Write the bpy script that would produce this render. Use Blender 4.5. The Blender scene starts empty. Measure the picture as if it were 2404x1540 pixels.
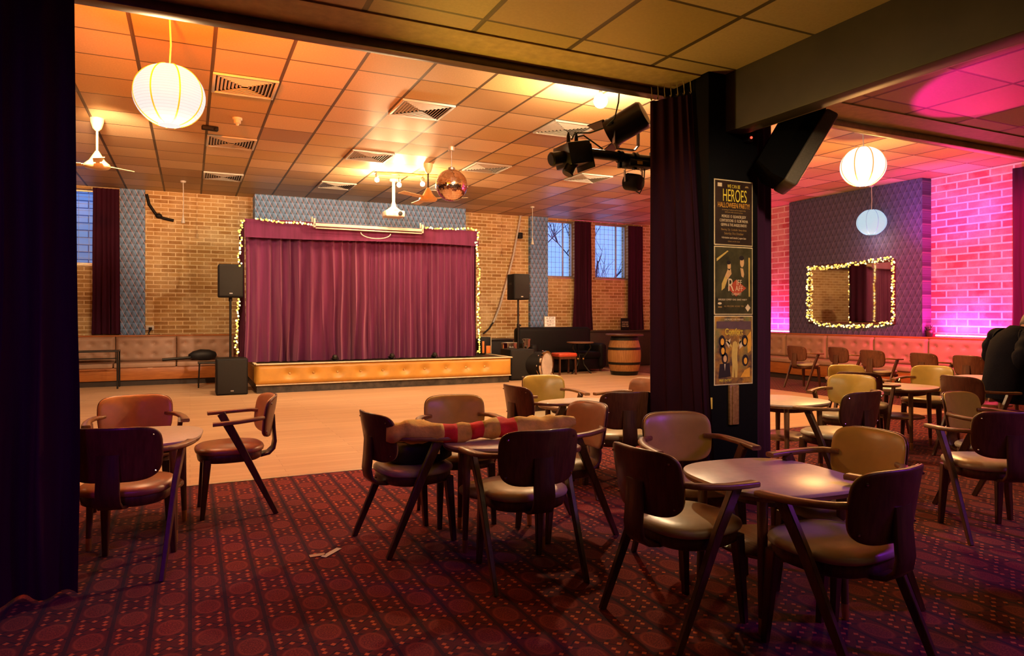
import bpy, bmesh, math, random
from mathutils import Vector, Matrix, noise
random.seed(7)
SC = bpy.context.scene
COL = SC.collection
PI = math.pi
R = math.radians
# ---------------------------------------------------------------- survey: camera at the origin, 1.35 m up, looking 25.25 deg to the right of +Y
H = 1.35
FPX = 1603.0
YAW = R(25.25)
SN, CS = math.sin(YAW), math.cos(YAW)
HZ = 740.0
def at_depth(px, py, d):
    l = (px-1202.0)*d/FPX
    return Vector((CS*l+SN*d, -SN*l+CS*d, H+(HZ-py)*d/FPX))
def at_z(px, py, z):
    return at_depth(px, py, FPX*(H-z)/(py-HZ))
def at_y(px, py, Y):
    a = (px-1202.0)/FPX
    return at_depth(px, py, Y/(CS-SN*a))
def at_x(px, py, X):
    a = (px-1202.0)/FPX
    return at_depth(px, py, X/(SN+CS*a))
ZC = 3.854      # ceiling over the dance floor
ZN = 3.05       # lower ceiling over the near seating
YW = 15.5       # back wall
XR = 12.3       # right wall
YT = 4.2        # curtain track line
# ---------------------------------------------------------------- shader helper
class NT:
    def __init__(s, name):
        s.m = bpy.data.materials.new(name); s.m.use_nodes = True
        s.t = s.m.node_tree; s.t.nodes.clear()
        s.out = s.t.nodes.new('ShaderNodeOutputMaterial')
    def n(s, typ, **kw):
        o = s.t.nodes.new(typ)
        for k, v in kw.items(): setattr(o, k, v)
        return o
    def lk(s, a, b): s.t.links.new(a, b)
    def put(s, sock, v):
        if isinstance(v, bpy.types.NodeSocket): s.lk(v, sock)
        else: sock.default_value = v
    def M(s, op, a, b=None, c=None, clamp=False):
        o = s.n('ShaderNodeMath', operation=op); o.use_clamp = clamp
        s.put(o.inputs[0], a)
        if b is not None: s.put(o.inputs[1], b)
        if c is not None: s.put(o.inputs[2], c)
        return o.outputs[0]
    def mix(s, f, a, b, mode='MIX'):
        o = s.n('ShaderNodeMix', data_type='RGBA', blend_type=mode)
        s.put(o.inputs[0], f)
        for i, v in ((6, a), (7, b)):
            s.put(o.inputs[i], v if isinstance(v, bpy.types.NodeSocket) else (v[0], v[1], v[2], 1))
        return o.outputs[2]
    def pos(s):
        return s.n('ShaderNodeNewGeometry').outputs['Position']
    def objc(s):
        return s.n('ShaderNodeTexCoord').outputs['Object']
    def sep(s, v):
        o = s.n('ShaderNodeSeparateXYZ'); s.lk(v, o.inputs[0]); return o.outputs
    def comb(s, x, y, z=0.0):
        o = s.n('ShaderNodeCombineXYZ')
        for i, v in enumerate((x, y, z)): s.put(o.inputs[i], v)
        return o.outputs[0]
    def vscale(s, v, sc):
        o = s.n('ShaderNodeMapping'); s.lk(v, o.inputs[0]); o.inputs['Scale'].default_value = sc; return o.outputs[0]
    def noise(s, v, scale, detail=3, rough=.5):
        o = s.n('ShaderNodeTexNoise'); s.lk(v, o.inputs['Vector'])
        o.inputs['Scale'].default_value = scale; o.inputs['Detail'].default_value = detail; o.inputs['Roughness'].default_value = rough
        return o.outputs['Fac']
    def ramp(s, f, lo, hi):
        o = s.n('ShaderNodeMapRange'); s.put(o.inputs[0], f)
        o.inputs[1].default_value = lo; o.inputs[2].default_value = hi
        return o.outputs[0]
    def white(s, v):
        o = s.n('ShaderNodeTexWhiteNoise', noise_dimensions='3D'); s.lk(v, o.inputs['Vector']); return o.outputs['Value']
    def bump(s, h, strength=.3, dist=.01):
        o = s.n('ShaderNodeBump'); s.lk(h, o.inputs['Height'])
        o.inputs['Strength'].default_value = strength; o.inputs['Distance'].default_value = dist
        return o.outputs[0]
    def bsdf(s, color, rough=.5, metal=0.0, normal=None, sheen=0.0, coat=0.0, emit=None, estr=0.0, trans=0.0, spec=.5, sheen_tint=None):
        o = s.n('ShaderNodeBsdfPrincipled')
        s.put(o.inputs['Base Color'], color if isinstance(color, bpy.types.NodeSocket) else (*color[:3], 1))
        s.put(o.inputs['Roughness'], rough); s.put(o.inputs['Metallic'], metal)
        o.inputs['Sheen Weight'].default_value = sheen; o.inputs['Coat Weight'].default_value = coat
        if sheen_tint: o.inputs['Sheen Tint'].default_value = (*sheen_tint, 1)
        o.inputs['Transmission Weight'].default_value = trans
        o.inputs['Specular IOR Level'].default_value = spec
        if emit is not None:
            s.put(o.inputs['Emission Color'], emit if isinstance(emit, bpy.types.NodeSocket) else (*emit[:3], 1))
            s.put(o.inputs['Emission Strength'], estr)
        if normal is not None: s.lk(normal, o.inputs['Normal'])
        s.lk(o.outputs[0], s.out.inputs[0])
        return s.m
def plain(name, c, rough=.5, metal=0.0, var=.18, scale=14.0, bump=0.0, **kw):
    t = NT(name); v = t.objc(); f = t.noise(v, scale, 4, .6)
    d = tuple(x*(1-var) for x in c); b = tuple(min(1, x*(1+var)) for x in c)
    col = t.mix(t.ramp(f, .3, .7), d, b)
    nrm = t.bump(t.noise(v, scale*6, 3), bump) if bump else None
    return t.bsdf(col, rough, metal, nrm, **kw)
def woodm(name, c1, c2, axis=2, rough=.4, scale=9.0, coat=.15):
    t = NT(name); v = t.objc()
    sc = [scale*6]*3; sc[axis] = scale*.35
    f = t.noise(t.vscale(v, sc), 1.0, 5, .6)
    g = t.noise(v, 3.0, 2)
    col = t.mix(t.ramp(f, .35, .65), c1, c2)
    col = t.mix(t.M('MULTIPLY', g, .35), col, tuple(x*.4 for x in c1))
    return t.bsdf(col, rough, 0, t.bump(f, .08, .004), coat=coat)
def glow(name, c, s):
    t = NT(name); v = t.objc(); f = t.noise(v, 30, 2)
    col = t.mix(t.M('MULTIPLY', f, .15), c, tuple(x*.8 for x in c))
    return t.bsdf(col, .5, emit=col, estr=s)
def velvet(name, c, sheen=.35, tint=None):
    t = NT(name); v = t.objc()
    f = t.noise(t.vscale(v, (9, 9, .7)), 1.0, 4, .6)
    g = t.noise(v, 160, 2)
    col = t.mix(t.ramp(f, .3, .7), tuple(x*.72 for x in c), tuple(x*1.2 for x in c))
    return t.bsdf(col, .85, 0, t.bump(g, .12, .003), sheen=sheen, spec=.15, sheen_tint=tint or c)
MT = {}
# --- ceiling tiles
def ceil_mat(name, x0, y0, p, wy, cA, cB, rough=(.38, .65)):
    t = NT(name); s = t.sep(t.pos())
    u = t.M('DIVIDE', t.M('SUBTRACT', s[0], x0), p); v = t.M('DIVIDE', t.M('SUBTRACT', s[1], y0), p)
    cu, cv = t.M('FLOOR', u), t.M('FLOOR', v)
    w = t.white(t.comb(cu, cv, 3.0)); w2 = t.white(t.comb(cu, cv, 9.0))
    fu, fv = t.M('FRACT', t.M('ADD', u, .5)), t.M('FRACT', t.M('ADD', v, .5))
    lu = t.M('LESS_THAN', t.M('ABSOLUTE', t.M('SUBTRACT', fu, .5)), .026)
    lv = t.M('LESS_THAN', t.M('ABSOLUTE', t.M('SUBTRACT', fv, .5)), wy)
    ln = t.M('MAXIMUM', lu, lv)
    speck = t.noise(t.pos(), 55, 4, .7)
    col = t.mix(t.M('POWER', w, 1.4), cA, cB)
    w3 = t.white(t.comb(cu, cv, 17.0)); col = t.mix(t.M('MULTIPLY', t.M('GREATER_THAN', w3, .62), .55), col, (cA[0]*.80, cA[1]*.74, cA[2]*.42))
    col = t.mix(t.M('MULTIPLY', t.ramp(speck, .3, .7), .3), col, tuple(x*.6 for x in cB))
    col = t.mix(t.M('MULTIPLY', ln, .88), col, (.03, .018, .010))
    h = t.M('SUBTRACT', t.M('MULTIPLY', speck, .15), t.M('MULTIPLY', ln, .6))
    return t.bsdf(col, t.M('ADD', t.M('MULTIPLY', w2, rough[1]-rough[0]), rough[0]), 0, t.bump(h, .35, .008), spec=.45)
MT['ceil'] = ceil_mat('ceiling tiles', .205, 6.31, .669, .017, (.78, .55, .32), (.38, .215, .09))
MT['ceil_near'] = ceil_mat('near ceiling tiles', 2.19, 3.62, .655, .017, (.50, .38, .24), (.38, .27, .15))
# --- brick
def brick_mat(name, axis, c1, c2, mortar, bw=.265, bh=.082):
    t = NT(name); s = t.sep(t.pos())
    v = t.comb(s[0] if axis == 'x' else s[1], s[2], 0.0)
    b = t.n('ShaderNodeTexBrick'); t.lk(v, b.inputs['Vector'])
    b.inputs['Scale'].default_value = 1.0; b.inputs['Brick Width'].default_value = bw; b.inputs['Row Height'].default_value = bh
    b.inputs['Mortar Size'].default_value = bh*.13; b.inputs['Mortar Smooth'].default_value = .25; b.inputs['Bias'].default_value = -.1
    for k, c in (('Color1', c1), ('Color2', c2), ('Mortar', mortar)): b.inputs[k].default_value = (*c, 1)
    f = t.noise(t.pos(), 2.2, 4, .6); g = t.noise(t.pos(), 40, 4, .7)
    col = t.mix(t.M('MULTIPLY', t.ramp(f, .45, .75), .55), b.outputs['Color'], mortar)
    col = t.mix(t.M('MULTIPLY', t.ramp(g, .3, .7), .25), col, tuple(x*.45 for x in c1))
    hgt = t.M('ADD', t.M('MULTIPLY', b.outputs['Fac'], -1.0), t.M('MULTIPLY', g, .4))
    return t.bsdf(col, .85, 0, t.bump(hgt, .7, .012), spec=.2)
MT['brick'] = brick_mat('buff brick', 'x', (.36, .19, .065), (.60, .39, .165), (.84, .68, .42))
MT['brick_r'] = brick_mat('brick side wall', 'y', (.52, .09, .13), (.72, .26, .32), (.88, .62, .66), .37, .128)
# --- wallpaper: fans on a diamond lattice with pale diagonals
def paper_mat(name, axis, dark, mid, pale, a=.115, b=.12):
    t = NT(name); s = t.sep(t.pos())
    h = s[0] if axis == 'x' else s[1]
    u = t.M('DIVIDE', h, a); v = t.M('DIVIDE', s[2], b)
    row = t.M('FLOOR', v); odd = t.M('MODULO', row, 2.0)
    fu = t.M('SUBTRACT', t.M('FRACT', t.M('ADD', u, t.M('MULTIPLY', odd, .5))), .5)
    fv = t.M('FRACT', v)
    # fan wedge
    wedge = t.M('LESS_THAN', t.M('ABSOLUTE', fu), t.M('MULTIPLY', t.M('SUBTRACT', 1.0, fv), .5))
    half = t.M('GREATER_THAN', fu, 0.0)
    rays = t.M('ABSOLUTE', t.M('SINE', t.M('MULTIPLY', t.M('DIVIDE', fu, t.M('ADD', t.M('SUBTRACT', 1.05, fv), 0.0)), 22.0)))
    col = t.mix(wedge, mid, dark)
    col = t.mix(t.M('MULTIPLY', t.M('MULTIPLY', wedge, half), .45), col, mid)
    col = t.mix(t.M('MULTIPLY', t.M('MULTIPLY', rays, wedge), .14), col, pale)
    dg = t.M('ABSOLUTE', t.M('SUBTRACT', t.M('FRACT', t.M('ADD', u, t.M('MULTIPLY', v, .5))), .5))
    dg2 = t.M('ABSOLUTE', t.M('SUBTRACT', t.M('FRACT', t.M('SUBTRACT', u, t.M('MULTIPLY', v, .5))), .5))
    ln = t.M('MAXIMUM', t.M('MULTIPLY', t.M('LESS_THAN', dg, .05), .6), t.M('MULTIPLY', t.M('LESS_THAN', dg2, .04), .14))
    col = t.mix(ln, col, pale)
    return t.bsdf(col, .6, 0, None, spec=.3)
MT['paper'] = paper_mat('fan wallpaper', 'x', (.012, .085, .17), (.15, .31, .60), (.70, .48, .58))
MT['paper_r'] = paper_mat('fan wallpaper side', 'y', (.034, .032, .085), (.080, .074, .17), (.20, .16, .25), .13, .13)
MT['paper_d'] = paper_mat('fan wallpaper return', 'y', (.03, .07, .12), (.07, .12, .2), (.12, .14, .2))
# --- carpet
def carpet_mat():
    t = NT('patterned carpet'); s = t.sep(t.pos())
    A, B = .152, .33
    u = t.M('DIVIDE', s[0], A); v = t.M('DIVIDE', s[1], B)
    cu = t.M('FLOOR', u); odd = t.M('MODULO', cu, 2.0)
    odd = t.M('ABSOLUTE', odd)
    fx = t.M('MULTIPLY', t.M('SUBTRACT', t.M('FRACT', u), .5), A)
    vv = t.M('ADD', v, t.M('MULTIPLY', odd, .5))
    fy = t.M('MULTIPLY', t.M('SUBTRACT', t.M('FRACT', vv), .5), B)
    ax, ay = t.M('ABSOLUTE', fx), t.M('ABSOLUTE', fy)
    r = t.M('SQRT', t.M('ADD', t.M('MULTIPLY', fx, fx), t.M('MULTIPLY', t.M('MULTIPLY', fy, fy), .50)))
    g = t.noise(t.pos(), 150, 3, .7)
    rr = t.M('ADD', r, t.M('MULTIPLY', t.M('SUBTRACT', g, .5), .012))
    disc = t.ramp(rr, .060, .048); core = t.ramp(rr, .052, .044)
    def dia(x0, y0, k):
        return t.M('LESS_THAN', t.M('ADD', t.M('ABSOLUTE', t.M('SUBTRACT', ax, x0)), t.M('ABSOLUTE', t.M('SUBTRACT', ay, y0))), k)
    dots = t.M('MAXIMUM', dia(.046, .098, .0125), t.M('MAXIMUM', dia(.0, .124, .0130), dia(.044, .150, .0125)))
    edge = t.M('GREATER_THAN', ax, A*.5-.008)
    dl = t.M('LESS_THAN', t.M('ABSOLUTE', t.M('SUBTRACT', ay, t.M('ADD', .066, t.M('MULTIPLY', ax, .55)))), .006)
    dl2 = t.M('LESS_THAN', t.M('ABSOLUTE', t.M('SUBTRACT', ay, t.M('SUBTRACT', .142, t.M('MULTIPLY', ax, .9)))), .005)
    base = (.085, .010, .016)
    col = t.mix(t.ramp(g, .35, .65), (.080, .006, .010), (.14, .011, .015))
    col = t.mix(t.M('MAXIMUM', edge, t.M('MAXIMUM', dl, dl2)), col, (.022, .006, .020))
    col = t.mix(disc, col, (.36, .058, .030))
    col = t.mix(t.M('MULTIPLY', core, t.ramp(g, .40, .52)), col, (.15, .015, .018))
    col = t.mix(dots, col, (.70, .16, .05))
    f = t.noise(t.pos(), 1.3, 3); col = t.mix(t.M('MULTIPLY', f, .75), col, (.035, .004, .012))
    return t.bsdf(col, .95, 0, t.bump(t.noise(t.pos(), 420, 2), .35, .004), spec=.1, sheen=.08)
MT['carpet'] = carpet_mat()
def floor_mat():
    t = NT('dance floor boards'); s = t.sep(t.pos())
    b = t.n('ShaderNodeTexBrick'); t.lk(t.comb(s[0], s[1]), b.inputs['Vector'])
    b.inputs['Scale'].default_value = 1.0; b.inputs['Brick Width'].default_value = 1.5; b.inputs['Row Height'].default_value = .11
    b.inputs['Mortar Size'].default_value = .0025; b.inputs['Mortar Smooth'].default_value = .3
    for k, c in (('Color1', (.52, .33, .20)), ('Color2', (.62, .42, .26)), ('Mortar', (.36, .21, .12))): b.inputs[k].default_value = (*c, 1)
    f = t.noise(t.vscale(t.pos(), (1.2, 26, 1)), 1.0, 5, .6)
    col = t.mix(t.M('MULTIPLY', t.ramp(f, .35, .7), .45), b.outputs['Color'], (.40, .22, .12))
    w = t.noise(t.pos(), .8, 3)
    return t.bsdf(col, t.M('ADD', t.M('MULTIPLY', w, .25), .34), 0, t.bump(f, .05, .003), spec=.4)
MT['floor'] = floor_mat()
# --- plain materials
MT['dark_wall'] = plain('dark painted wall', (.05, .025, .03), .8, bump=.1)
MT['black_paint'] = plain('black painted pillar', (.0025, .002, .0025), .85, spec=.15, bump=.05)
MT['beam'] = plain('dark beam paint', (.045, .034, .028), .55, var=.2, scale=3)
MT['soffit'] = plain('cream beam soffit', (.40, .29, .13), .5)
MT['track'] = plain('bronze curtain track', (.10, .065, .045), .35, .6)
MT['trim'] = plain('pale metal trim', (.45, .36, .27), .35, .5)
MT['white_plastic'] = plain('white plastic', (.52, .49, .45), .45, var=.06)
MT['cream_metal'] = plain('cream enamel', (.75, .55, .28), .35, var=.08)
MT['black_plastic'] = plain('black plastic', (.006, .005, .006), .6, spec=.25)
MT['black_metal'] = plain('black metal', (.018, .016, .015), .38, .5)
MT['chrome'] = plain('chrome', (.8, .78, .76), .12, 1.0, var=.05)
MT['steel'] = plain('grey steel', (.35, .33, .32), .35, .9)
MT['brass'] = plain('brass', (.7, .48, .16), .3, .9)
MT['matte_black'] = plain('matte black board', (.0015, .0013, .0015), .9, spec=.08)
MT['grille_brown'] = plain('brown black grille', (.11, .085, .06), .38, scale=120, bump=.4)  # brownish sheen of the lit grille is put into the base colour
MT['grille'] = plain('speaker grille', (.012, .010, .009), .6, .2, scale=120, bump=.6)
MT['velvet'] = velvet('plum velvet', (.118, .019, .070), .6, (.88, .4, .55))
MT['velvet_dark'] = velvet('dark aubergine velvet', (.045, .006, .022), .22, (.5, .12, .25))
MT['velvet_drape'] = velvet('dark plum drape velvet', (.018, .0020, .0095), .09, (.5, .08, .24))
MT['velvet_black'] = velvet('near black velvet', (.040, .007, .030), .25, (.45, .06, .22))
MT['tan'] = plain('tan leatherette', (.62, .30, .115), .33, var=.15, scale=6, bump=.05)
MT['cream_vinyl'] = plain('olive cream vinyl', (.60, .42, .095), .33, var=.12, scale=6, bump=.05)
MT['seat_tan'] = plain('brown seat vinyl', (.34, .15, .07), .35, var=.15, scale=6, bump=.05)
MT['seat_cream'] = plain('pale seat vinyl', (.50, .42, .30), .33, var=.12, scale=6, bump=.05)
MT['wood_dark'] = woodm('dark chair wood', (.055, .018, .009), (.12, .042, .018), 2)
MT['wood_shell'] = woodm('chair shell ply', (.085, .024, .013), (.16, .052, .026), 2)
MT['wood_arm'] = woodm('polished arm wood', (.20, .085, .03), (.36, .17, .07), 1)
MT['laminate'] = plain('pale laminate', (.60, .50, .42), .36, var=.07, scale=30)
MT['wood_edge'] = woodm('table edge wood', (.16, .07, .03), (.28, .13, .055), 0)
MT['wood_leg'] = woodm('table leg wood', (.12, .05, .022), (.23, .11, .05), 2)
MT['gold_vinyl'] = plain('gold leatherette', (.56, .28, .045), .42, var=.12, scale=4, bump=.08)
MT['cream_trim'] = plain('cream edging', (.72, .58, .38), .5)
MT['marble'] = plain('dark marbled kick board', (.05, .04, .03), .4, var=.7, scale=9)
MT['stage_deck'] = plain('black stage deck', (.02, .016, .014), .5)
MT['bench_vinyl'] = plain('dusky beige leatherette', (.40, .235, .16), .5, var=.12, scale=5, bump=.06)
MT['bench_wood'] = woodm('orange bench wood', (.36, .10, .02), (.55, .19, .04), 0)
MT['kick'] = plain('dark kick board', (.03, .015, .01), .6)
MT['barrel_wood'] = woodm('oak barrel staves', (.28, .12, .035), (.46, .23, .075), 2, .55)
MT['hoop'] = plain('black iron hoop', (.02, .018, .016), .5, .7)
MT['sofa'] = plain('black hide', (.004, .003, .004), .6, scale=8, bump=.06, spec=.2)
MT['red_vinyl'] = plain('red leatherette', (.55, .07, .03), .4)
MT['orange'] = plain('orange panel', (.75, .20, .03), .5)
MT['paper_white'] = plain('white paper', (.72, .68, .6), .7, var=.05)
MT['bulb'] = glow('warm bulb', (1, .86, .62), 40.0)
MT['bulb_low'] = glow('warm spot bulb', (1, .82, .55), 22.0)
MT['fairy'] = glow('fairy light bulb', (1.0, .66, .13), 1.15)
MT['fairy2'] = glow('fairy light bulb bright', (1.0, .88, .42), 1.7)
MT['wire'] = plain('dark green wire', (.02, .05, .02), .6)
MT['led'] = glow('violet led strip', (.85, .25, 1.0), 9.0)
MT['red_led'] = glow('red standby lamp', (1.0, .06, .03), 3.0)
MT['yellow'] = plain('yellow sticker', (.75, .52, .08), .5)
MT['skin'] = plain('skin', (.55, .27, .16), .5, var=.08)
MT['jacket'] = plain('navy jacket', (.006, .006, .012), .9, bump=.2, spec=.1)
MT['trousers'] = plain('dark trousers', (.012, .012, .018), .85, bump=.2)
MT['hair'] = plain('grey hair', (.20, .16, .13), .7, bump=.3)
MT['rose_vinyl'] = plain('rose brown vinyl', (.38, .19, .12), .36, var=.15, scale=6, bump=.05)
MT['cloth_cream'] = plain('mustard cream cloth', (.76, .50, .10), .8, var=.25, bump=.2)
MT['cloth_red'] = plain('red cloth', (.72, .025, .025), .8, var=.2, bump=.15)
MT['bag'] = plain('black nylon bag', (.008, .008, .012), .55, bump=.2)
# ---------------------------------------------------------------- mesh helper
class MB:
    def __init__(s): s.v = []; s.f = []
    def add(s, vs, fs):
        b = len(s.v); s.v += [Vector(p) for p in vs]; s.f += [tuple(i+b for i in q) for q in fs]; return s
    def rings(s, rs, caps=True, closed=False):
        n = len(rs[0]); vs = [p for r in rs for p in r]; fs = []
        m = len(rs)
        for i in range(m if closed else m-1):
            a, b = i*n, ((i+1) % m)*n
            for j in range(n):
                k = (j+1) % n
                fs.append((a+j, a+k, b+k, b+j))
        if caps and not closed:
            fs.append(tuple(range(n-1, -1, -1))); fs.append(tuple(range((m-1)*n, m*n)))
        return s.add(vs, fs)
    def box(s, c, sz, bev=0.0, mat=None, seg=2):
        bm = bmesh.new(); bmesh.ops.create_cube(bm, size=1)
        bmesh.ops.scale(bm, vec=sz, verts=bm.verts)
        if bev > 0: bmesh.ops.bevel(bm, geom=list(bm.edges), offset=bev, segments=seg, profile=.5, affect='EDGES')
        T = Matrix.Translation(c) @ (mat.to_4x4() if mat else Matrix())
        bm.verts.index_update()
        s.add([T @ v.co for v in bm.verts], [[v.index for v in f.verts] for f in bm.faces]); bm.free(); return s
    def lathe(s, prof, c=(0, 0, 0), n=24, mat=None):
        T = Matrix.Translation(c) @ (mat.to_4x4() if mat else Matrix())
        return s.rings([[T @ Vector((r*math.cos(2*PI*j/n), r*math.sin(2*PI*j/n), z)) for j in range(n)] for r, z in prof])
    def ball(s, c, r, n=16, sc=(1, 1, 1)):
        pr = [(max(1e-4, r*math.sin(PI*i/(n//2))), -r*math.cos(PI*i/(n//2))) for i in range(n//2+1)]
        return s.rings([[Vector(c)+Vector((a*math.cos(2*PI*j/n)*sc[0], a*math.sin(2*PI*j/n)*sc[1], z*sc[2])) for j in range(n)] for a, z in pr])
    def tube(s, path, r, n=8, closed=False):
        path = [Vector(p) for p in path]; rs = []; m = len(path); prev = None
        for i, p in enumerate(path):
            if closed: t = path[(i+1) % m]-path[i-1]
            else: t = path[min(i+1, m-1)]-path[max(i-1, 0)]
            t.normalize()
            if prev is None:
                a = Vector((0, 0, 1)) if abs(t.z) < .9 else Vector((1, 0, 0))
                prev = t.cross(a).normalized()
            prev = (prev-t*prev.dot(t)).normalized(); q = t.cross(prev)
            rad = r(i/(m-1)) if callable(r) else r
            rs.append([p+(prev*math.cos(2*PI*j/n)+q*math.sin(2*PI*j/n))*rad for j in range(n)])
        return s.rings(rs, True, closed)
    def beam(s, path, wdir, w, th, k=.25):
        """bar of rectangular section with chamfered corners along PATH; w(t) across WDIR, th(t) across the other side"""
        path = [Vector(p) for p in path]; m = len(path); rs = []
        for i, p in enumerate(path):
            t = (path[min(i+1, m-1)]-path[max(i-1, 0)]).normalized()
            wd = Vector(wdir); wd = (wd-t*wd.dot(t)).normalized(); nd = t.cross(wd)
            x = i/(m-1); a = (w(x) if callable(w) else w)/2; b = (th(x) if callable(th) else th)/2; c = min(a, b)*k
            rs.append([p+wd*X+nd*Y for X, Y in ((a, b-c), (a-c, b), (-a+c, b), (-a, b-c), (-a, -b+c), (-a+c, -b), (a-c, -b), (a, -b+c))])
        return s.rings(rs)
    def grid(s, fn, nu, nv):
        vs = [fn(i/nu, j/nv) for j in range(nv+1) for i in range(nu+1)]
        return s.add(vs, [(j*(nu+1)+i, j*(nu+1)+i+1, (j+1)*(nu+1)+i+1, (j+1)*(nu+1)+i) for j in range(nv) for i in range(nu)])
    def quad(s, a, b, c, d): return s.add([a, b, c, d], [(0, 1, 2, 3)])
    def poly(s, pts): return s.add(pts, [tuple(range(len(pts)))])
    def shift(s, v):
        v = Vector(v); s.v = [p+v for p in s.v]; return s
    def xf(s, T):
        s.v = [T @ p for p in s.v]; return s
def mkobj(name, mb, mat, parent=None, loc=None, smooth=40):
    """links MB as one mesh. With a parent, vertices are given in the parent's space; without, in world space (origin put at the base)."""
    me = bpy.data.meshes.new(name)
    vs = mb.v
    if parent is None and loc is None:
        lo = [min(p[i] for p in vs) for i in range(3)]; hi = [max(p[i] for p in vs) for i in range(3)]
        loc = Vector(((lo[0]+hi[0])/2, (lo[1]+hi[1])/2, lo[2]))
    if loc is not None and parent is None: vs = [p-Vector(loc) for p in vs]
    me.from_pydata([tuple(p) for p in vs], [], mb.f); me.update()
    bm = bmesh.new(); bm.from_mesh(me); bmesh.ops.recalc_face_normals(bm, faces=bm.faces); bm.to_mesh(me); bm.free()
    if smooth:
        me.polygons.foreach_set('use_smooth', [True]*len(me.polygons))
        me.set_sharp_from_angle(angle=R(smooth))
    me.materials.append(MT[mat] if isinstance(mat, str) else mat)
    o = bpy.data.objects.new(name, me); COL.objects.link(o)
    if parent is not None: o.parent = parent
    elif loc is not None: o.location = loc
    return o
def tag(o, label=None, cat=None, group=None, kind=None):
    if label: o['label'] = label
    if cat: o['category'] = cat
    if group: o['group'] = group
    if kind: o['kind'] = kind
    return o
def empty(name, loc, rz=0.0, label=None, cat=None, group=None):
    o = bpy.data.objects.new(name, None); COL.objects.link(o); o.empty_display_size = .1
    o.location = loc; o.rotation_euler = (0, 0, rz)
    return tag(o, label, cat, group)
KIDS = {}
def copy_tree(o, parent=None):
    c = o.copy(); COL.objects.link(c)
    if parent is not None: c.parent = parent
    for ch in list(o.children): copy_tree(ch, c)
    return c
def part(name, mb, mat, root, smooth=40):
    """part given in WORLD coordinates of an unrotated root"""
    mb.shift(-root.location); return mkobj(name, mb, mat, root, smooth=smooth)
def sub(name, mb, mat, p, root, smooth=40):
    mb.shift(-root.location); return mkobj(name, mb, mat, p, smooth=smooth)
def struct(name, mb, mat, smooth=30):
    return tag(mkobj(name, mb, mat, smooth=smooth), kind='structure')
def text(name, body, size, loc, mat, parent, rot=(R(90), 0, 0), xs=1.0, align='CENTER', ext=.0004):
    cu = bpy.data.curves.new(name, 'FONT'); cu.body = body; cu.size = size; cu.align_x = align; cu.align_y = 'CENTER'; cu.extrude = ext
    cu.materials.append(MT[mat] if isinstance(mat, str) else mat)
    o = bpy.data.objects.new(name, cu); COL.objects.link(o)
    dg = bpy.context.evaluated_depsgraph_get(); me = bpy.data.meshes.new_from_object(o.evaluated_get(dg)); me.name = name; bpy.data.objects.remove(o); o = bpy.data.objects.new(name, me); COL.objects.link(o); o.parent = parent
    o.location = loc; o.rotation_euler = rot; o.scale = (xs, 1, 1); return o
def sring(rx, ry, n, e=2.6, rot=0.0, z=0.0):
    out = []
    for j in range(n):
        t = 2*PI*j/n; c, s_ = math.cos(t), math.sin(t)
        x = math.copysign(abs(c)**(2/e), c)*rx; y = math.copysign(abs(s_)**(2/e), s_)*ry
        out.append(Vector((x*math.cos(rot)-y*math.sin(rot), x*math.sin(rot)+y*math.cos(rot), z)))
    return out
def curtain_mesh(p0, p1, ztop, zbot, folds, amp, seed, nu=None, nv=22, flare=0.0, gather=1.0, lean=0.0, swag=0.0):
    """pleated cloth from p0 to p1 (plan points), pleats deepening downwards"""
    rnd = random.Random(seed); p0 = Vector((*p0, 0)); p1 = Vector((*p1, 0)); d = p1-p0; L = d.length; d.normalize(); nrm = Vector((d.y, -d.x, 0))
    nu = nu or folds*8
    ph = [rnd.uniform(.6, 1.4) for _ in range(folds+2)]
    cum = [0]
    for q in ph: cum.append(cum[-1]+q)
    tot = cum[folds]
    am = [rnd.uniform(.45, 1.25) for _ in range(folds+3)]
    def fn(u, w):
        x = u*tot; k = 0
        while k < folds-1 and cum[k+1] < x: k += 1
        f = (x-cum[k])/ph[k]
        a = am[k]*(1-f)+am[k+1]*f
        depth = amp*a*(.45+.55*w)
        off = math.sin(2*PI*f)*depth + noise.noise(Vector((u*folds*.7, w*2.2, seed)))*amp*.9*w
        z = ztop+(zbot-ztop)*w
        xx = (u-.5)*L*(gather+(1-gather)*0+flare*w*w)+.5*L + noise.noise(Vector((u*folds*1.3, w*1.6, seed+9)))*amp*.8*w
        xx += math.sin(2*PI*f+1.1)*depth*.25
        return p0+d*xx+nrm*(off+lean*w*w)+Vector((0, 0, z + swag*abs(math.sin(2*PI*f))*w*.02))
    return MB().grid(fn, nu, nv)
# ================================================================ THE ROOM
E = 3.97
struct('floor', MB().box((3.15, 1.485, -.06), (18.3, 8.97, .12)), 'carpet')
struct('floor_carpet_side', MB().box((10.95, 10.735, -.06), (2.7, 9.53, .12)), 'carpet')
struct('floor_dance', MB().box((1.8, 10.735, -.058), (15.6, 9.53, .12)), 'floor')
struct('trim_1', MB().box((1.8, 5.965, .001), (15.6, .035, .01), .003), 'trim')
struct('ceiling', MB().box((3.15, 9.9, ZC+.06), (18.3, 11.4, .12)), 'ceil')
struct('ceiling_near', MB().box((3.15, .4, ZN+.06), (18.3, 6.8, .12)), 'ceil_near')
struct('ceiling_bulkhead', MB().box((3.15, 4.0, 3.45), (18.3, .4, .82)), 'soffit')
struct('trim_track', MB().box((-.9, YT-.03, 3.01), (9.0, .10, .055), .006), 'track')
struct('trim_track_side', MB().box((8.0, YT-.03, 3.01), (8.5, .10, .055), .006), 'trim')  # same track carried on, coloured paler to look lit
struct('ceiling_beam', MB().box((3.495, .36, 2.85), (.15, 6.72, .42), .008), 'beam')
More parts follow.
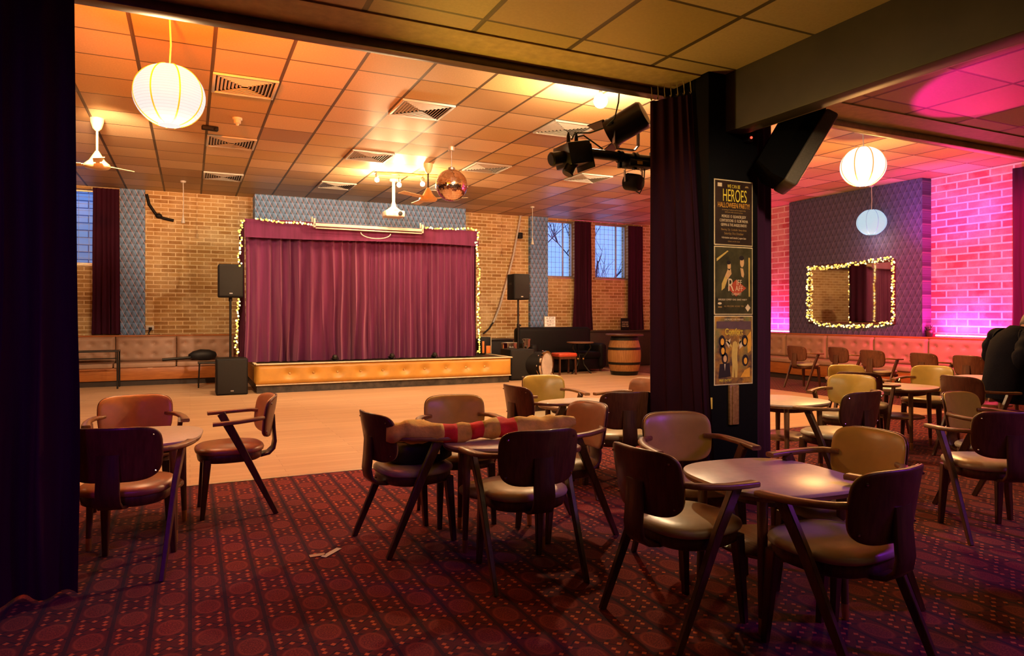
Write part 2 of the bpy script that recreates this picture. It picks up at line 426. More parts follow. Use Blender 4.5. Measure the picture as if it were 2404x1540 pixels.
struct('trim_beam', MB().box((3.58, .36, 2.655), (.02, 6.70, .02)), 'trim')
struct('pillar', MB().box((3.50, 3.96, 1.53), (.46, .48, 3.06), .01), 'black_paint')
# back wall with three openings
WZ0, WZ1 = 2.335, 3.80
wins = [(-3.0, -1.62), (8.16, 9.12), (9.76, 10.80)]
mb = MB(); xs = [-6.0]
for a, b in wins: xs += [a, b]
xs.append(12.6)
for i in range(0, len(xs), 2): mb.box(((xs[i]+xs[i+1])/2, YW+.15, 2.0), (xs[i+1]-xs[i], .3, 4.0))
for a, b in wins:
    mb.box(((a+b)/2, YW+.15, WZ0/2), (b-a, .3, WZ0)); mb.box(((a+b)/2, YW+.15, (WZ1+4)/2), (b-a, .3, 4-WZ1))
struct('wall_back', mb, 'brick')
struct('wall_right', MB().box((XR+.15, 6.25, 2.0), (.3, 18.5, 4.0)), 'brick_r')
struct('wall_left', MB().box((-6.15, 6.25, 2.0), (.3, 18.5, 4.0)), 'dark_wall')
struct('wall_front', MB().box((3.15, -3.15, 2.0), (18.6, .3, 4.0)), 'dark_wall')
# papered strips and the papered bulkhead over the stage
struct('wall_panel_west', MB().box((-1.03, YW-.03, 2.39), (.44, .06, 2.92)), 'paper')
mb = MB().box((8.02, YW-.06, 2.39), (.5, .12, 2.92)); struct('wall_panel_east', mb, 'paper')
struct('wall_panel_stage', MB().box((3.54, YW-.25, 3.36), (4.66, .5, .99)), 'paper')
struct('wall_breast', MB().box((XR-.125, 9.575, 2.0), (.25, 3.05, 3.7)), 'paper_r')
# windows
def glass_mat():
    t = NT('window glass'); v = t.objc(); f = t.noise(v, 3, 2)
    a = t.n('ShaderNodeBsdfTransparent'); t.put(a.inputs[0], t.mix(f, (.86, .9, .95), (.95, .97, 1)))
    g = t.n('ShaderNodeBsdfGlossy'); g.inputs['Roughness'].default_value = .06
    m = t.n('ShaderNodeMixShader'); m.inputs[0].default_value = .06
    t.lk(a.outputs[0], m.inputs[1]); t.lk(g.outputs[0], m.inputs[2]); t.lk(m.outputs[0], t.out.inputs[0]); return t.m
MT['glass'] = glass_mat()
for k, (a, b) in enumerate(wins):
    c = (a+b)/2; w = b-a; h = WZ1-WZ0; zc = (WZ0+WZ1)/2
    root = empty('window_%d' % (k+1), (c, YW+.12, WZ0)); root['kind'] = 'structure'
    f = MB()
    for z in (WZ0+.02, WZ1-.02): f.box((c, YW+.13, z), (w, .07, .04), .005)
    for x in (a+.018, b-.018): f.box((x, YW+.13, zc), (.036, .07, h-.08), .005)
    f.box((c+w*.2, YW+.13, zc), (.02, .05, h-.08), .003)
    part('window_frame', f, 'trim', root)
    part('window_pane', MB().box((c, YW+.15, zc), (w-.06, .006, h-.07)), 'glass', root)
    g = MB()
    nx, nz = 8, 11
    for i in range(1, nx): g.box((a+w*i/nx, YW+.165, zc), (.006, .004, h-.07))
    for j in range(1, nz): g.box((c, YW+.165, WZ0+h*j/nz), (w-.06, .004, .006))
    part('wire_mesh', g, 'steel', root)
    part('window_sill', MB().box((c, YW+.03, WZ0-.015), (w+.06, .12, .035), .006), 'trim', root)
# outdoors: painted yard wall on the west side, bare trees on the east side
def yard_mat():
    t = NT('painted yard wall'); s = t.sep(t.pos()); b = t.n('ShaderNodeTexBrick'); t.lk(t.comb(s[0], s[2]), b.inputs['Vector'])
    b.inputs['Scale'].default_value = 1; b.inputs['Brick Width'].default_value = .5; b.inputs['Row Height'].default_value = .16; b.inputs['Mortar Size'].default_value = .012
    for k, c in (('Color1', (.50, .66, .84)), ('Color2', (.66, .80, .92)), ('Mortar', (.12, .18, .34))): b.inputs[k].default_value = (*c, 1)
    return t.bsdf(b.outputs['Color'], .8)
MT['yard'] = yard_mat()
struct('exterior_yard_wall', MB().box((-3.2, 17.5, 2.2), (5.0, .2, 4.4)), 'yard')
MT['bark'] = plain('bare bark', (.03, .03, .05), .9)
def tree(x, y, h, lean, seed, label):
    rnd = random.Random(seed); mb = MB()
    def br(p, d, L, r, lev):
        pts = [p]; q = Vector(p)
        for i in range(4):
            d = (d+Vector((rnd.uniform(-.16, .16), rnd.uniform(-.1, .1), rnd.uniform(-.02, .1)))).normalized(); q = q+d*L/4; pts.append(q.copy())
        mb.tube(pts, lambda t: r*(1-.6*t), 6)
        if lev < 3:
            for i in range(4):
                k = rnd.choice((1, 2, 3, 4)); a = rnd.uniform(-1, 1)
                nd = (d*.55+Vector((a, rnd.uniform(-.3, .3), rnd.uniform(.1, .7)))).normalized()
                br(pts[k], nd, L*.6, r*.5, lev+1)
    br(Vector((x, y, 0)), Vector((lean, 0, 1)).normalized(), h, .07, 0)
    tag(mkobj('bare_tree', mb, 'bark'), label, 'tree', 'bare trees outside the windows')
tree(9.5, 18.1, 3.0, .12, 3, 'bare branching tree outside the window nearer the stage')
tree(12.4, 19.6, 3.2, -.02, 8, 'bare branching tree outside the window farther from the stage')
w = bpy.data.worlds.new('dusk'); SC.world = w; w.use_nodes = True
nt = w.node_tree; nt.nodes.clear()
o = nt.nodes.new('ShaderNodeOutputWorld'); bg = nt.nodes.new('ShaderNodeBackground'); nt.links.new(bg.outputs[0], o.inputs[0])
tc = nt.nodes.new('ShaderNodeTexCoord'); nz = nt.nodes.new('ShaderNodeTexNoise'); nz.inputs['Scale'].default_value = 3; nt.links.new(tc.outputs['Generated'], nz.inputs['Vector'])
mx = nt.nodes.new('ShaderNodeMix'); mx.data_type = 'RGBA'; nt.links.new(nz.outputs['Fac'], mx.inputs[0])
mx.inputs[6].default_value = (.09, .19, .55, 1); mx.inputs[7].default_value = (.24, .36, .72, 1)
nt.links.new(mx.outputs[2], bg.inputs[0]); bg.inputs[1].default_value = 2.7
# curtains at the windows
def curtain(name, label, mb, mat, group=None):
    return tag(mkobj(name, mb, mat, smooth=80), label, 'curtain', group)
GW = 'dark curtains beside the back windows'
curtain('window_curtain', 'dark purple curtain between the blue yard window and the papered strip beside the buttoned bench', curtain_mesh((-1.70, YW-.10), (-1.26, YW-.10), 3.82, .98, 6, .045, 1, flare=.12), 'velvet_dark', GW)
curtain('window_curtain', 'dark purple curtain flaring over the back of the black sofa', curtain_mesh((9.06, YW-.10), (9.56, YW-.10), 3.80, .96, 6, .05, 2, flare=.2), 'velvet_dark', GW)
curtain('window_curtain', 'dark purple curtain hanging behind the barrel and chalkboard', curtain_mesh((10.74, YW-.10), (11.22, YW-.10), 3.78, .96, 5, .045, 3, flare=.1), 'velvet_dark', GW)
curtain('wall_curtain', 'dark curtain at the end of the pink lit brick wall', curtain_mesh((XR-.12, 6.62), (XR-.12, 5.2), 3.75, .9, 9, .05, 4), 'velvet_black')
rd = MB().tube([(9.0, YW-.1, 3.83), (11.3, YW-.1, 3.83)], .012); tag(mkobj('curtain_rail', rd, 'trim'), 'pale curtain rail over the two stage side windows', 'curtain rail')
# near curtains on the track
curtain('drape', 'huge near black curtain hanging full height beside the table with the tan chairs', curtain_mesh((-2.15, 3.86), (-.51, 3.86), 2.99, .015, 11, .085, 5, nu=120, nv=40, flare=.02), 'velvet_black', 'heavy drapes on the room divider track')
c2 = curtain_mesh((3.075, 4.13), (3.245, 3.87), 2.93, .015, 5, .018, 6, nu=110, nv=40, flare=.06)
for v_ in c2.v:
    v_.y -= .26*max(0, min(1, (v_.x-3.06)/.17))*(2.93-v_.z)/2.93; v_.x -= .012*(2.93-v_.z)/2.93
curtain('drape', 'dark plum drape gathered on hooks to the stage side of the poster pillar', c2, 'velvet_drape', 'heavy drapes on the room divider track')
curtain('drape', 'black drape covering the bench side of the poster pillar', curtain_mesh((3.735, 3.80), (4.02, 3.88), 2.99, .015, 4, .03, 11, nu=60, nv=30, flare=.02), 'velvet_black', 'heavy drapes on the room divider track')
for i in range(7):
    x = 3.08+i*.027; y = 4.12-i*.04; hk = MB().tube([(x, y, 3.035), (x+.004, y, 2.975), (x+.008, y, 2.95), (x, y, 2.935), (x-.005, y, 2.95)], .0045, 6)
    tag(mkobj('curtain_hook', hk, 'chrome'), 'small curtain hook holding the plum drape on the track', 'curtain hook', 'hooks at the head of the plum drape')
# ================================================================ CEILING FITTINGS
def cell(px, py):
    p = at_z(px, py, ZC)
    return (math.floor((p.x-.205)/.669)+.5)*.669+.205, (math.floor((p.y-6.31)/.669)+.5)*.669+6.31
vp = empty('air_vent', (0, 0, ZC-.002))
fr = MB()
a = .325
for sx, sy, lx, ly in ((0, 1, a*2, .03), (0, -1, a*2, .03), (1, 0, .03, a*2-.06), (-1, 0, .03, a*2-.06)):
    fr.box((sx*(a-.015), sy*(a-.015), -.01), (lx, ly, .024), .004)
mkobj('vent_frame', fr, 'white_plastic', vp)
mkobj('vent_backing', MB().box((0, 0, .004), (.6, .6, .006)), 'black_plastic', vp)
sl = MB()
for i in range(7):          # four triangular banks of slats, turned a quarter from side to side
    t = -.27+.075*i if False else .045+.037*i
    L = 2*t-.02
    for k in range(4):
        rot = Matrix.Rotation(k*PI/2, 3, 'Z')
        sl.box(rot @ Vector((0, t, -.012)), (L, .024, .004), 0, rot @ Matrix.Rotation(R(38), 3, 'X'))
mkobj('vent_slats', sl, 'white_plastic', vp)
vents = [(580, 197, 'square slatted ceiling vent beside the big paper lantern'), (545, 330, 'square slatted ceiling vent under the smoke detector'),
         (527, 410, 'square slatted ceiling vent nearest the buff brick wall and pull cord'), (998, 254, 'square slatted ceiling vent in front of the mirror ball'),
         (875, 361, 'square slatted ceiling vent between the smoke detector and the mirror ball'), (795, 430, 'square slatted ceiling vent beside the spotlight rail over the stage front'),
         (1340, 294, 'square slatted ceiling vent behind the bare bulb'), (1148, 389, 'square slatted ceiling vent beyond the mirror ball'),
         (1385, 410, 'square slatted ceiling vent behind the stage light bar'), (1040, 445, 'square slatted ceiling vent above the wallpapered stage bulkhead')]
for i, (px, py, lb) in enumerate(vents):
    v = vp if i == 0 else copy_tree(vp)
    x, y = cell(px, py); v.location = (x, y, ZC-.002); tag(v, lb, 'vent', 'slatted vents in the tiled ceiling')
# paper lanterns
def lantern_mat(name, c, s):
    t = NT(name); p = t.sep(t.objc())
    st = t.M('LESS_THAN', t.M('FRACT', t.M('MULTIPLY', p[2], 46.0)), .12)
    r2 = t.M('ADD', t.M('MULTIPLY', p[0], p[0]), t.M('MULTIPLY', p[1], p[1]))
    edge = t.M('MULTIPLY', t.M('ABSOLUTE', p[2]), 2.2)
    f = t.noise(t.objc(), 22, 4, .7)
    col = t.mix(t.M('MULTIPLY', st, .35), c, tuple(x*.35 for x in c))
    col = t.mix(t.M('MULTIPLY', f, .25), col, tuple(x*.7 for x in c))
    return t.bsdf((.06, .055, .05), .9, emit=col, estr=s)
MT['lantern_w'] = lantern_mat('warm paper shade', (1.0, .96, .90), .92)
MT['lantern_p'] = lantern_mat('white paper shade', (1.0, .95, .93), 1.2)
MT['lantern_b'] = lantern_mat('cool paper shade', (.62, .86, 1.0), .8)
MT['rib'] = glow('amber lantern rib', (1.0, .42, .03), .55)
MT['rib_b'] = glow('blue lantern rib', (.25, .5, .85), .5)
def lantern(c, r, label, mat, rib):
    c = Vector(c); root = empty('paper_lantern', c, 0, label, 'lantern', 'round paper lantern pendants')
    pr = [(r*math.sin(R(a)), -r*.93*math.cos(R(a))) for a in range(18, 166, 7)]
    m = MB()
    n = 40
    m.rings([[Vector((a*math.cos(2*PI*j/n), a*math.sin(2*PI*j/n), z)) for j in range(n)] for a, z in pr], caps=False)
    s = mkobj('shade', m, mat, root, smooth=80)
    mkobj('shade_mouth', MB().lathe([(r*.31, -r*.90), (r*.33, -r*.885), (r*.31, -r*.87), (r*.28, -r*.885), (r*.31, -r*.90)], n=28), mat, root)
    for k in range(8):
        a0 = k*PI/4+.3
        mkobj('shade_rib', MB().beam([Vector((math.cos(a0)*x*1.012, math.sin(a0)*x*1.012, z*1.012)) for x, z in pr], (-math.sin(a0), math.cos(a0), 0), .011, .004), rib, root)
    mkobj('cord', MB().tube([(0, 0, r*.85), (.01, 0, (ZC-c.z)*.6), (0, 0, ZC-c.z-.03)], .007), 'white_plastic', root)
    mkobj('ceiling_rose', MB().lathe([(.05, ZC-c.z), (.05, ZC-c.z-.015), (.03, ZC-c.z-.035), (.01, ZC-c.z-.04)], n=18), 'white_plastic', root)
    mkobj('lamp_holder', MB().lathe([(.02, r*.55), (.025, r*.8), (.012, r*.88)], n=12), 'white_plastic', root)
    return root
L1 = at_depth(398, 225, 5.61); L2 = at_depth(2026, 391, 9.29); L3 = at_depth(2046, 522, 13.15)
lantern(L1, .272, 'big glowing paper lantern with amber ribs under the orange ceiling', 'lantern_w', 'rib')
lantern(L2, .287, 'plain white glowing paper lantern above the bar chairs in front of the papered wall', 'lantern_p', 'rib')
lantern(L3, .265, 'bluish white paper lantern hanging close over the fairy lit mirror', 'lantern_b', 'rib_b')
# bare bulb
B1 = at_depth(1410, 237, 7.3)
root = empty('bare_bulb', B1, 0, 'bright bare globe bulb hanging near the stage lights', 'light bulb')
mkobj('globe', MB().ball((0, 0, 0), .075, 20), 'bulb', root)
mkobj('lamp_holder', MB().lathe([(.018, .055), (.022, .10), (.01, .12)], n=12), 'white_plastic', root)
mkobj('cord', MB().tube([(0, 0, .11), (0, 0, ZC-B1.z)], .005), 'white_plastic', root)
mkobj('ceiling_rose', MB().box((0, 0, ZC-B1.z-.012), (.14, .10, .024), .006), 'white_plastic', root)
# mirror ball
def mirror_mat():
    t = NT('mirror facets'); s = t.sep(t.objc())
    th = t.M('MULTIPLY', t.M('ARCTAN2', s[1], s[0]), 9.5); z = t.M('MULTIPLY', s[2], 40.0)
    w = t.n('ShaderNodeTexWhiteNoise', noise_dimensions='3D'); t.lk(t.comb(t.M('FLOOR', th), t.M('FLOOR', z), 1.0), w.inputs['Vector'])
    ln = t.M('MAXIMUM', t.M('LESS_THAN', t.M('FRACT', th), .06), t.M('LESS_THAN', t.M('FRACT', z), .08))
    col = t.mix(w.outputs['Value'], (.80, .55, .44), (1.0, .85, .74)); col = t.mix(t.M('MULTIPLY', ln, .7), col, (.08, .04, .03))
    bp = t.n('ShaderNodeVectorMath', operation='MULTIPLY_ADD')
    sub_ = t.n('ShaderNodeVectorMath', operation='SUBTRACT'); t.lk(w.outputs['Color'], sub_.inputs[0]); sub_.inputs[1].default_value = (.5, .5, .5)
    t.lk(sub_.outputs[0], bp.inputs[0]); bp.inputs[1].default_value = (.16, .16, .16)
    t.lk(t.n('ShaderNodeNewGeometry').outputs['Normal'], bp.inputs[2])
    nm = t.n('ShaderNodeVectorMath', operation='NORMALIZE'); t.lk(bp.outputs[0], nm.inputs[0])
    return t.bsdf(col, .12, 1.0, nm.outputs[0])
MT['mirrorball'] = mirror_mat()
MBL = at_depth(1060, 435, 10.16)
root = empty('mirror_ball', MBL, 0, 'faceted mirror ball hanging over the dance floor', 'mirror ball')
mkobj('ball', MB().ball((0, 0, 0), .238, 40), 'mirrorball', root, smooth=80)
mkobj('cap', MB().lathe([(.05, .23), (.05, .26), (.015, .275)], n=18), 'steel', root)
mkobj('chain', MB().tube([(0, 0, .27), (0, 0, ZC-MBL.z-.05)], .009), 'steel', root)
mkobj('motor', MB().lathe([(.045, ZC-MBL.z-.06), (.05, ZC-MBL.z-.05), (.05, ZC-MBL.z)], n=18), 'trim', root)
# ceiling fans
def fan(c, label, angs, rod, bl=.66):
    c = Vector(c); root = empty('ceiling_fan', c, 0, label, 'ceiling fan', 'cream ceiling fans'); h = ZC-c.z
    mkobj('canopy', MB().lathe([(.02, h-.16), (.05, h-.13), (.075, h-.05), (.08, h)], n=22), 'cream_metal', root)
    mkobj('rod', MB().tube([(0, 0, .1), (0, 0, h-.14)], .014), rod, root)
    mkobj('motor_housing', MB().lathe([(.02, .17), (.05, .12), (.09, .05), (.145, .0), (.15, -.03), (.13, -.05), (.05, -.06)], n=28), 'cream_metal', root)
    for a in angs:
        d = Vector((math.cos(a), math.sin(a), 0)); n = Vector((-d.y, d.x, .18)).normalized()
        b = mkobj('blade', MB().beam([d*.18, d*.24, d*bl*.76, d*bl], n, lambda t: .09+.04*t, .008), 'cream_metal', root)
        mkobj('blade_bracket', MB().beam([d*.10, d*.22], n, .045, .012), 'cream_metal', b)
fan(at_depth(1005, 465, 11.3), 'cream ceiling fan on a dark rod between the projector and the mirror ball', [R(-28), R(92), R(212)], 'black_metal')
fan(at_depth(228, 386, 8.69), 'cream ceiling fan on a long rod beside the dark drape', [R(-82), R(38), R(158)], 'cream_metal', .46)
# smoke detector, projector sensor, pull cords
p = at_z(557, 277, ZC); root = empty('smoke_detector', p, 0, 'small white smoke detector on the ceiling between two vents', 'smoke detector')
mkobj('base', MB().lathe([(.055, -.03), (.06, -.02), (.06, 0)], n=22), 'white_plastic', root)
mkobj('sensor_head', MB().lathe([(.012, -.10), (.025, -.075), (.042, -.07), (.045, -.03)], n=20), 'white_plastic', root)
p = at_z(493, 296, ZC); root = empty('ceiling_sensor', p, R(10), 'small black sensor box stuck to a ceiling rib behind the lantern', 'sensor')
mkobj('housing', MB().box((0, 0, -.03), (.2, .08, .055), .01), 'black_plastic', root)
mkobj('lens', MB().ball((.06, -.035, -.04), .022, 10), 'black_plastic', root)
for px, pt, pb, d, lb in ((430, 425, 524, 12.74, 'white pull cord with bell end hanging before the buff bricks'), (1250, 487, 574, 15.75, 'white pull cord with bell end hanging before the blue papered strip')):
    a = at_depth(px, pt, d); b = at_depth(px, pb, d); root = empty('pull_cord', (a.x, a.y, ZC), 0, lb, 'pull cord', 'white ceiling pull cords'); L = ZC-b.z
    mkobj('ceiling_switch', MB().lathe([(.035, -.035), (.05, -.02), (.05, 0)], n=18), 'white_plastic', root)
    mkobj('cord', MB().tube([(0, 0, -.03), (.006, 0, -L*.5), (0, 0, -L+.12)], .008), 'white_plastic', root)
    mkobj('bell_pull', MB().lathe([(.012, -L+.15), (.018, -L+.10), (.034, -L+.02), (.03, -L)], n=14), 'white_plastic', root)
# spotlight rail
a = at_z(885, 403, ZC); b = at_z(1050, 412, ZC); root = empty('spotlight_rail', (a+b)/2, 0, 'gold ceiling rail with three small bulbs above the stage front', 'spotlight')
part('rail', MB().beam([a-Vector((0, 0, .025)), b-Vector((0, 0, .025))], (0, 1, 0), .06, .04), 'brass', root)
SPOTS = []
for px, py in ((885, 422), (937, 434), (992, 432)):
    a = at_depth(px, py, 11.95); SPOTS.append(a); k = MB().lathe([(.012, a.z+.03), (.03, a.z+.055), (.034, a.z+.10), (.012, a.z+.12)], (a.x, a.y, 0), 12)
    k.tube([(a.x, a.y, a.z+.1), (a.x+.01, a.y, ZC-.04)], .008); h = part('lamp_head', k, 'trim', root)
    sub('bulb', MB().ball(a, .042, 12), 'bulb_low', h, root)
# ================================================================ STAGE
SX0, SX1, SY, SZ = 1.02, 5.84, 12.45, .515
root = empty('stage', ((SX0+SX1)/2, SY, 0), 0, 'low stage with padded gold front panel and dark kick board', 'stage')
part('stage_deck', MB().box(((SX0+SX1)/2, (SY+YW)/2+.05, .25), (SX1-SX0-.06, YW-SY-.12, .50)), 'stage_deck', root)
def padded(x0, x1, z0, z1, y, btn, dep=.05, r=.13):
    W, Hh = x1-x0, z1-z0
    def fn(u, w):
        x, z = x0+u*W, z0+w*Hh; e = min(u*W, (1-u)*W, w*Hh, (1-w)*Hh); d = dep*(1-max(0, 1-e/.05)**2)
        for bx, bz in btn:
            q = math.hypot(x-bx, (z-bz)*1.2); d -= dep*.8*math.exp(-(q/(r*.42))**2)
        return Vector((x, y-d, z))
    return MB().grid(fn, int(W/.03), max(8, int(Hh/.025)))
btx = [at_y(px, 870, SY).x for px in (680, 736, 792, 846, 898, 948, 996, 1046, 1093, 1137)]
btn = [(x, .335) for x in btx]
pn = part('front_panel', padded(SX0, SX1, .155, .50, SY, btn, .06, .19), 'gold_vinyl', root, smooth=80)
for bx, bz in btn: sub('button', MB().ball((bx, SY-.02, bz), .022, 10, (1, .6, 1)), 'brass', pn, root)
t = MB().box(((SX0+SX1)/2, SY-.03, .507), (SX1-SX0+.02, .10, .022), .006); t.box((SX0-.0, (SY+14.2)/2, .507), (.05, 14.2-SY, .022), .006); t.box((SX1, (SY+15.2)/2, .507), (.05, 15.2-SY, .022), .006)
part('edge_trim', t, 'cream_trim', root)
t = MB().box(((SX0+SX1)/2, SY-.01, .147), (SX1-SX0, .05, .02), .004)
part('lower_trim', t, 'cream_trim', root)
part('kick_board', MB().box(((SX0+SX1)/2, SY+.06, .069), (SX1-SX0-.04, .06, .138)), 'marble', root)
sp = padded(SY+.05, 15.1, .155, .50, 0, [], .03); sp.v = [Vector((SX0+v.y+.01, v.x, v.z)) for v in sp.v]; part('side_panel', sp, 'gold_vinyl', root)
sp = padded(SY+.05, 15.1, .155, .50, 0, [], .03); sp.v = [Vector((SX1-v.y-.01, v.x, v.z)) for v in sp.v]; part('side_panel', sp, 'gold_vinyl', root)
# curtains of the stage
CY = 12.78; CX0, CX1 = .85, 5.22; cm = at_y(866, 700, CY).x
G = 'plum velvet stage curtains'
curtain('stage_curtain', 'plum velvet stage curtain with deep pleats on the loudspeaker side of the centre gap', curtain_mesh((CX0+.02, CY), (cm+.04, CY+.02), 2.80, .525, 13, .105, 21, nu=190, nv=34), 'velvet', G)
curtain('stage_curtain', 'plum velvet stage curtain with finer pleats on the drum side of the centre gap', curtain_mesh((cm-.02, CY+.07), (CX1-.02, CY+.03), 2.80, .525, 20, .052, 22, nu=210, nv=34), 'velvet', G)
curtain('stage_curtain', 'narrow velvet return curtain at the wall speaker end of the stage', curtain_mesh((CX0, CY-.02), (CX0, 13.9), 2.98, .53, 6, .03, 23), 'velvet_dark', G)
curtain('stage_curtain', 'narrow velvet return curtain at the drum end of the stage', curtain_mesh((CX1, CY), (CX1, 13.9), 2.98, .53, 6, .03, 24), 'velvet_dark', G)
def val(u, w):
    x = CX0+(CX1-CX0)*u; z = 3.02+.012*math.sin(9*u)*(1-w)-.30*w-.02*math.sin(5*u+1)*w
    return Vector((x, CY-.14+.012*noise.noise(Vector((u*9, w*2, 3)))-.02*w, z))
v = MB().grid(val, 80, 8); v.box(((CX0+CX1)/2, CY-.02, 3.0), (CX1-CX0, .22, .04))
curtain('stage_valance', 'flat plum velvet valance across the top of the stage curtains', v, 'velvet')
# fairy lights
fb = MB().ball((0, 0, 0), .017, 8)
FB = bpy.data.meshes.new('fairy_bulb'); FB.from_pydata([tuple(p) for p in fb.v], [], fb.f); FB.materials.append(MT['fairy']); FB.polygons.foreach_set('use_smooth', [True]*len(FB.polygons))
FB2 = FB.copy(); FB2.materials[0] = MT['fairy2']
def fairy(pts, n, label, jit=.03, group='strings of warm fairy lights', seed=1, scl=1.0):
    rnd = random.Random(seed); pts = [Vector(p) for p in pts]
    seg = [(pts[i+1]-pts[i]).length for i in range(len(pts)-1)]; tot = sum(seg)
    root = empty('fairy_lights', pts[-1] if pts[-1].z < pts[0].z else pts[0], 0, label, 'string lights', group)
    path = []; m = n
    for i in range(m):
        q = tot*(i+.5)/m; k = 0
        while k < len(seg)-1 and q > seg[k]: q -= seg[k]; k += 1
        p = pts[k].lerp(pts[k+1], min(1, q/seg[k])); path.append(p+Vector((rnd.uniform(-jit, jit), rnd.uniform(-.012, .004), rnd.uniform(-jit, jit)*.8)))
    part('wire', MB().tube(path, .005, 5), 'wire', root)
    extra = MB()
    for i, p in enumerate(path):
        if i < 100:
            o = bpy.data.objects.new('bulb', FB if rnd.random() < .6 else FB2); COL.objects.link(o); o.parent = root; o.location = p-root.location+Vector((0, -.006, 0)); s_ = rnd.uniform(.8, 1.25)*scl; o.scale = (s_, s_, s_)
        else: extra.ball(p, .015*scl, 8)
    if extra.v: tag(part('bulbs', extra, 'fairy', root), kind='stuff')
    return root
FY = CY-.20
P = lambda px, py, y=FY: at_y(px, py, y)
fairy([P(570, 514), P(563, 545), P(566, 575), P(559, 605), P(566, 625)], 30, 'fairy lights down the top corner of the stage curtain above the wall speaker', .022, seed=2)
fairy([P(562, 700), P(556, 760), P(553, 800), P(557, 832)], 34, 'fairy lights hanging between the wall speaker and the floor speaker box', .022, seed=3)
fairy([P(600, 513), P(650, 521), P(700, 523), P(738, 528)], 34, 'fairy lights along the valance from the corner to the screen bracket', .016, seed=4)
fairy([P(985, 533), P(1040, 537), P(1100, 537), P(1122, 540)], 34, 'fairy lights along the valance on the drum side of the screen', .016, seed=5)
fairy([P(1123, 543), P(1118, 570), P(1124, 640), P(1121, 720), P(1126, 780), P(1124, 828)], 84, 'fairy lights running down the drum end of the stage curtain', .026, seed=6)
# projector screen
a, b = P(738, 524, FY-.06), P(992, 544, FY-.06); zc_ = (a.z+b.z)/2; a.z = b.z = zc_-.0; a.y = b.y = FY-.05
root = empty('projector_screen', ((a.x+b.x)/2, a.y, zc_), 0, 'rolled white projector screen case fixed along the valance', 'projector screen')
part('case', MB().beam([a, b], (0, 1, 0), .06, .055), 'white_plastic', root)
part('bottom_bar', MB().tube([(a.x+.02, a.y-.02, zc_-.06), (b.x-.02, b.y-.02, zc_-.06)], .012), 'white_plastic', root)
part('pull_loop', MB().tube([((a.x+b.x)/2+.1+.28*math.cos(t), a.y-.02, zc_-.10-.10*math.sin(t)) for t in [PI*i/10 for i in range(11)]], .008), 'white_plastic', root)
for p in (a, b):
    k = MB().box((p.x, p.y, zc_+.03), (.035, .06, .16), .005); k.box((p.x-.04, p.y, zc_+.09), (.02, .04, .10), .004); part('bracket', k, 'white_plastic', root)
# hanging projector
a = at_depth(924, 502, 12.6); root = empty('projector', a, 0, 'white video projector hanging on a pole before the wallpapered bulkhead', 'projector')
mkobj('pole', MB().tube([(0, 0, .13), (0, 0, ZC-a.z)], .03, 12), 'white_plastic', root)
mkobj('ceiling_plate', MB().lathe([(.03, ZC-a.z-.05), (.075, ZC-a.z-.03), (.075, ZC-a.z)], n=20), 'white_plastic', root)
mkobj('cradle', MB().lathe([(.15, .05), (.10, .09), (.05, .13), (.03, .22)], n=20), 'white_plastic', root)
bd = mkobj('body', MB().box((0, 0, -.01), (.36, .30, .12), .03, None, 3), 'white_plastic', root)
mkobj('lens', MB().lathe([(.035, 0), (.04, .03), (.03, .035)], (.08, -.15, -.01), 16, Matrix.Rotation(R(90), 3, 'X')), 'black_plastic', bd)
g = MB()
for i in range(5): g.box((-.06, -.152, -.045+i*.018), (.14, .004, .008))
mkobj('vent_grille', g, 'steel', bd)
# small floor lamps on the deck
for px, lb in ((779, 'small black stage lamp at the hem of the deep pleated curtain'), (927, 'small black stage lamp just past the curtain gap'), (1045, 'small black stage lamp nearest the drum end of the stage')):
    p = at_z(px, 846, SZ); p.y = 12.56; p.z = SZ+.005; root = empty('stage_lamp', p, 0, lb, 'stage lamp', 'little lamps along the stage edge')
    mkobj('yoke', MB().tube([(-.06, 0, .0), (-.065, 0, .05), (-.06, 0, .06)], .008).tube([(.06, 0, 0), (.065, 0, .05), (.06, 0, .06)], .008).box((0, 0, .004), (.14, .06, .008)), 'black_metal', root)
    mkobj('can', MB().lathe([(.045, -.05), (.05, .03), (.025, .06)], (0, 0, .06), 14, Matrix.Rotation(R(60), 3, 'X')), 'black_metal', root)
    mkobj('lens', MB().lathe([(.001, .052), (.036, .05), (.038, .046)], (0, 0, .06), 14, Matrix.Rotation(R(60+180), 3, 'X')), 'chrome', root)
# ================================================================ LOUDSPEAKERS
def spk_box(c, sz, name='cabinet', root=None, cone=True, rz=0):
    c = Vector(c); rot = Matrix.Rotation(rz, 3, 'Z')
    cab = mkobj('cabinet', MB().box(c, sz, .025, rot, 3), 'black_plastic', root)
    fc = rot @ Vector((0, -sz[1]/2-.004, 0))+c
    mkobj('grille', MB().box(fc, (sz[0]*.9, .012, sz[2]*.9), .004, rot), 'grille', cab)
    if cone:
        mkobj('badge', MB().box(fc+Vector((0, -.008, -sz[2]*.38)), (.05, .005, .022), 0, rot), 'steel', cab)
    h = MB()
    for s_ in (-1, 1): h.box(c+rot @ Vector((s_*(sz[0]/2+.001), 0, sz[2]*.12)), (.006, .14, .045), 0, rot)
    mkobj('handle', h, 'black_metal', cab)
    return cab
p = at_z(543, 924, 0); p.z = 0; p.y = 12.42
root = empty('floor_speaker', (p.x, p.y+.27, 0), 0, 'black floor speaker box standing at the bench end of the stage', 'speaker', 'black floor speakers')
spk_box((0, 0, .31), (.50, .52, .62), root=root)
root2 = empty('pole_speaker', (.56, 12.80, .62), 0, 'black loudspeaker on a pole against the fairy lit stage curtain', 'speaker', 'black pole speakers')
a = at_y(541, 660, 12.80); root2.location.x = a.x-.0; zc_ = a.z-.62
spk_box((0, 0, zc_), (.40, .36, .57), root=root2)
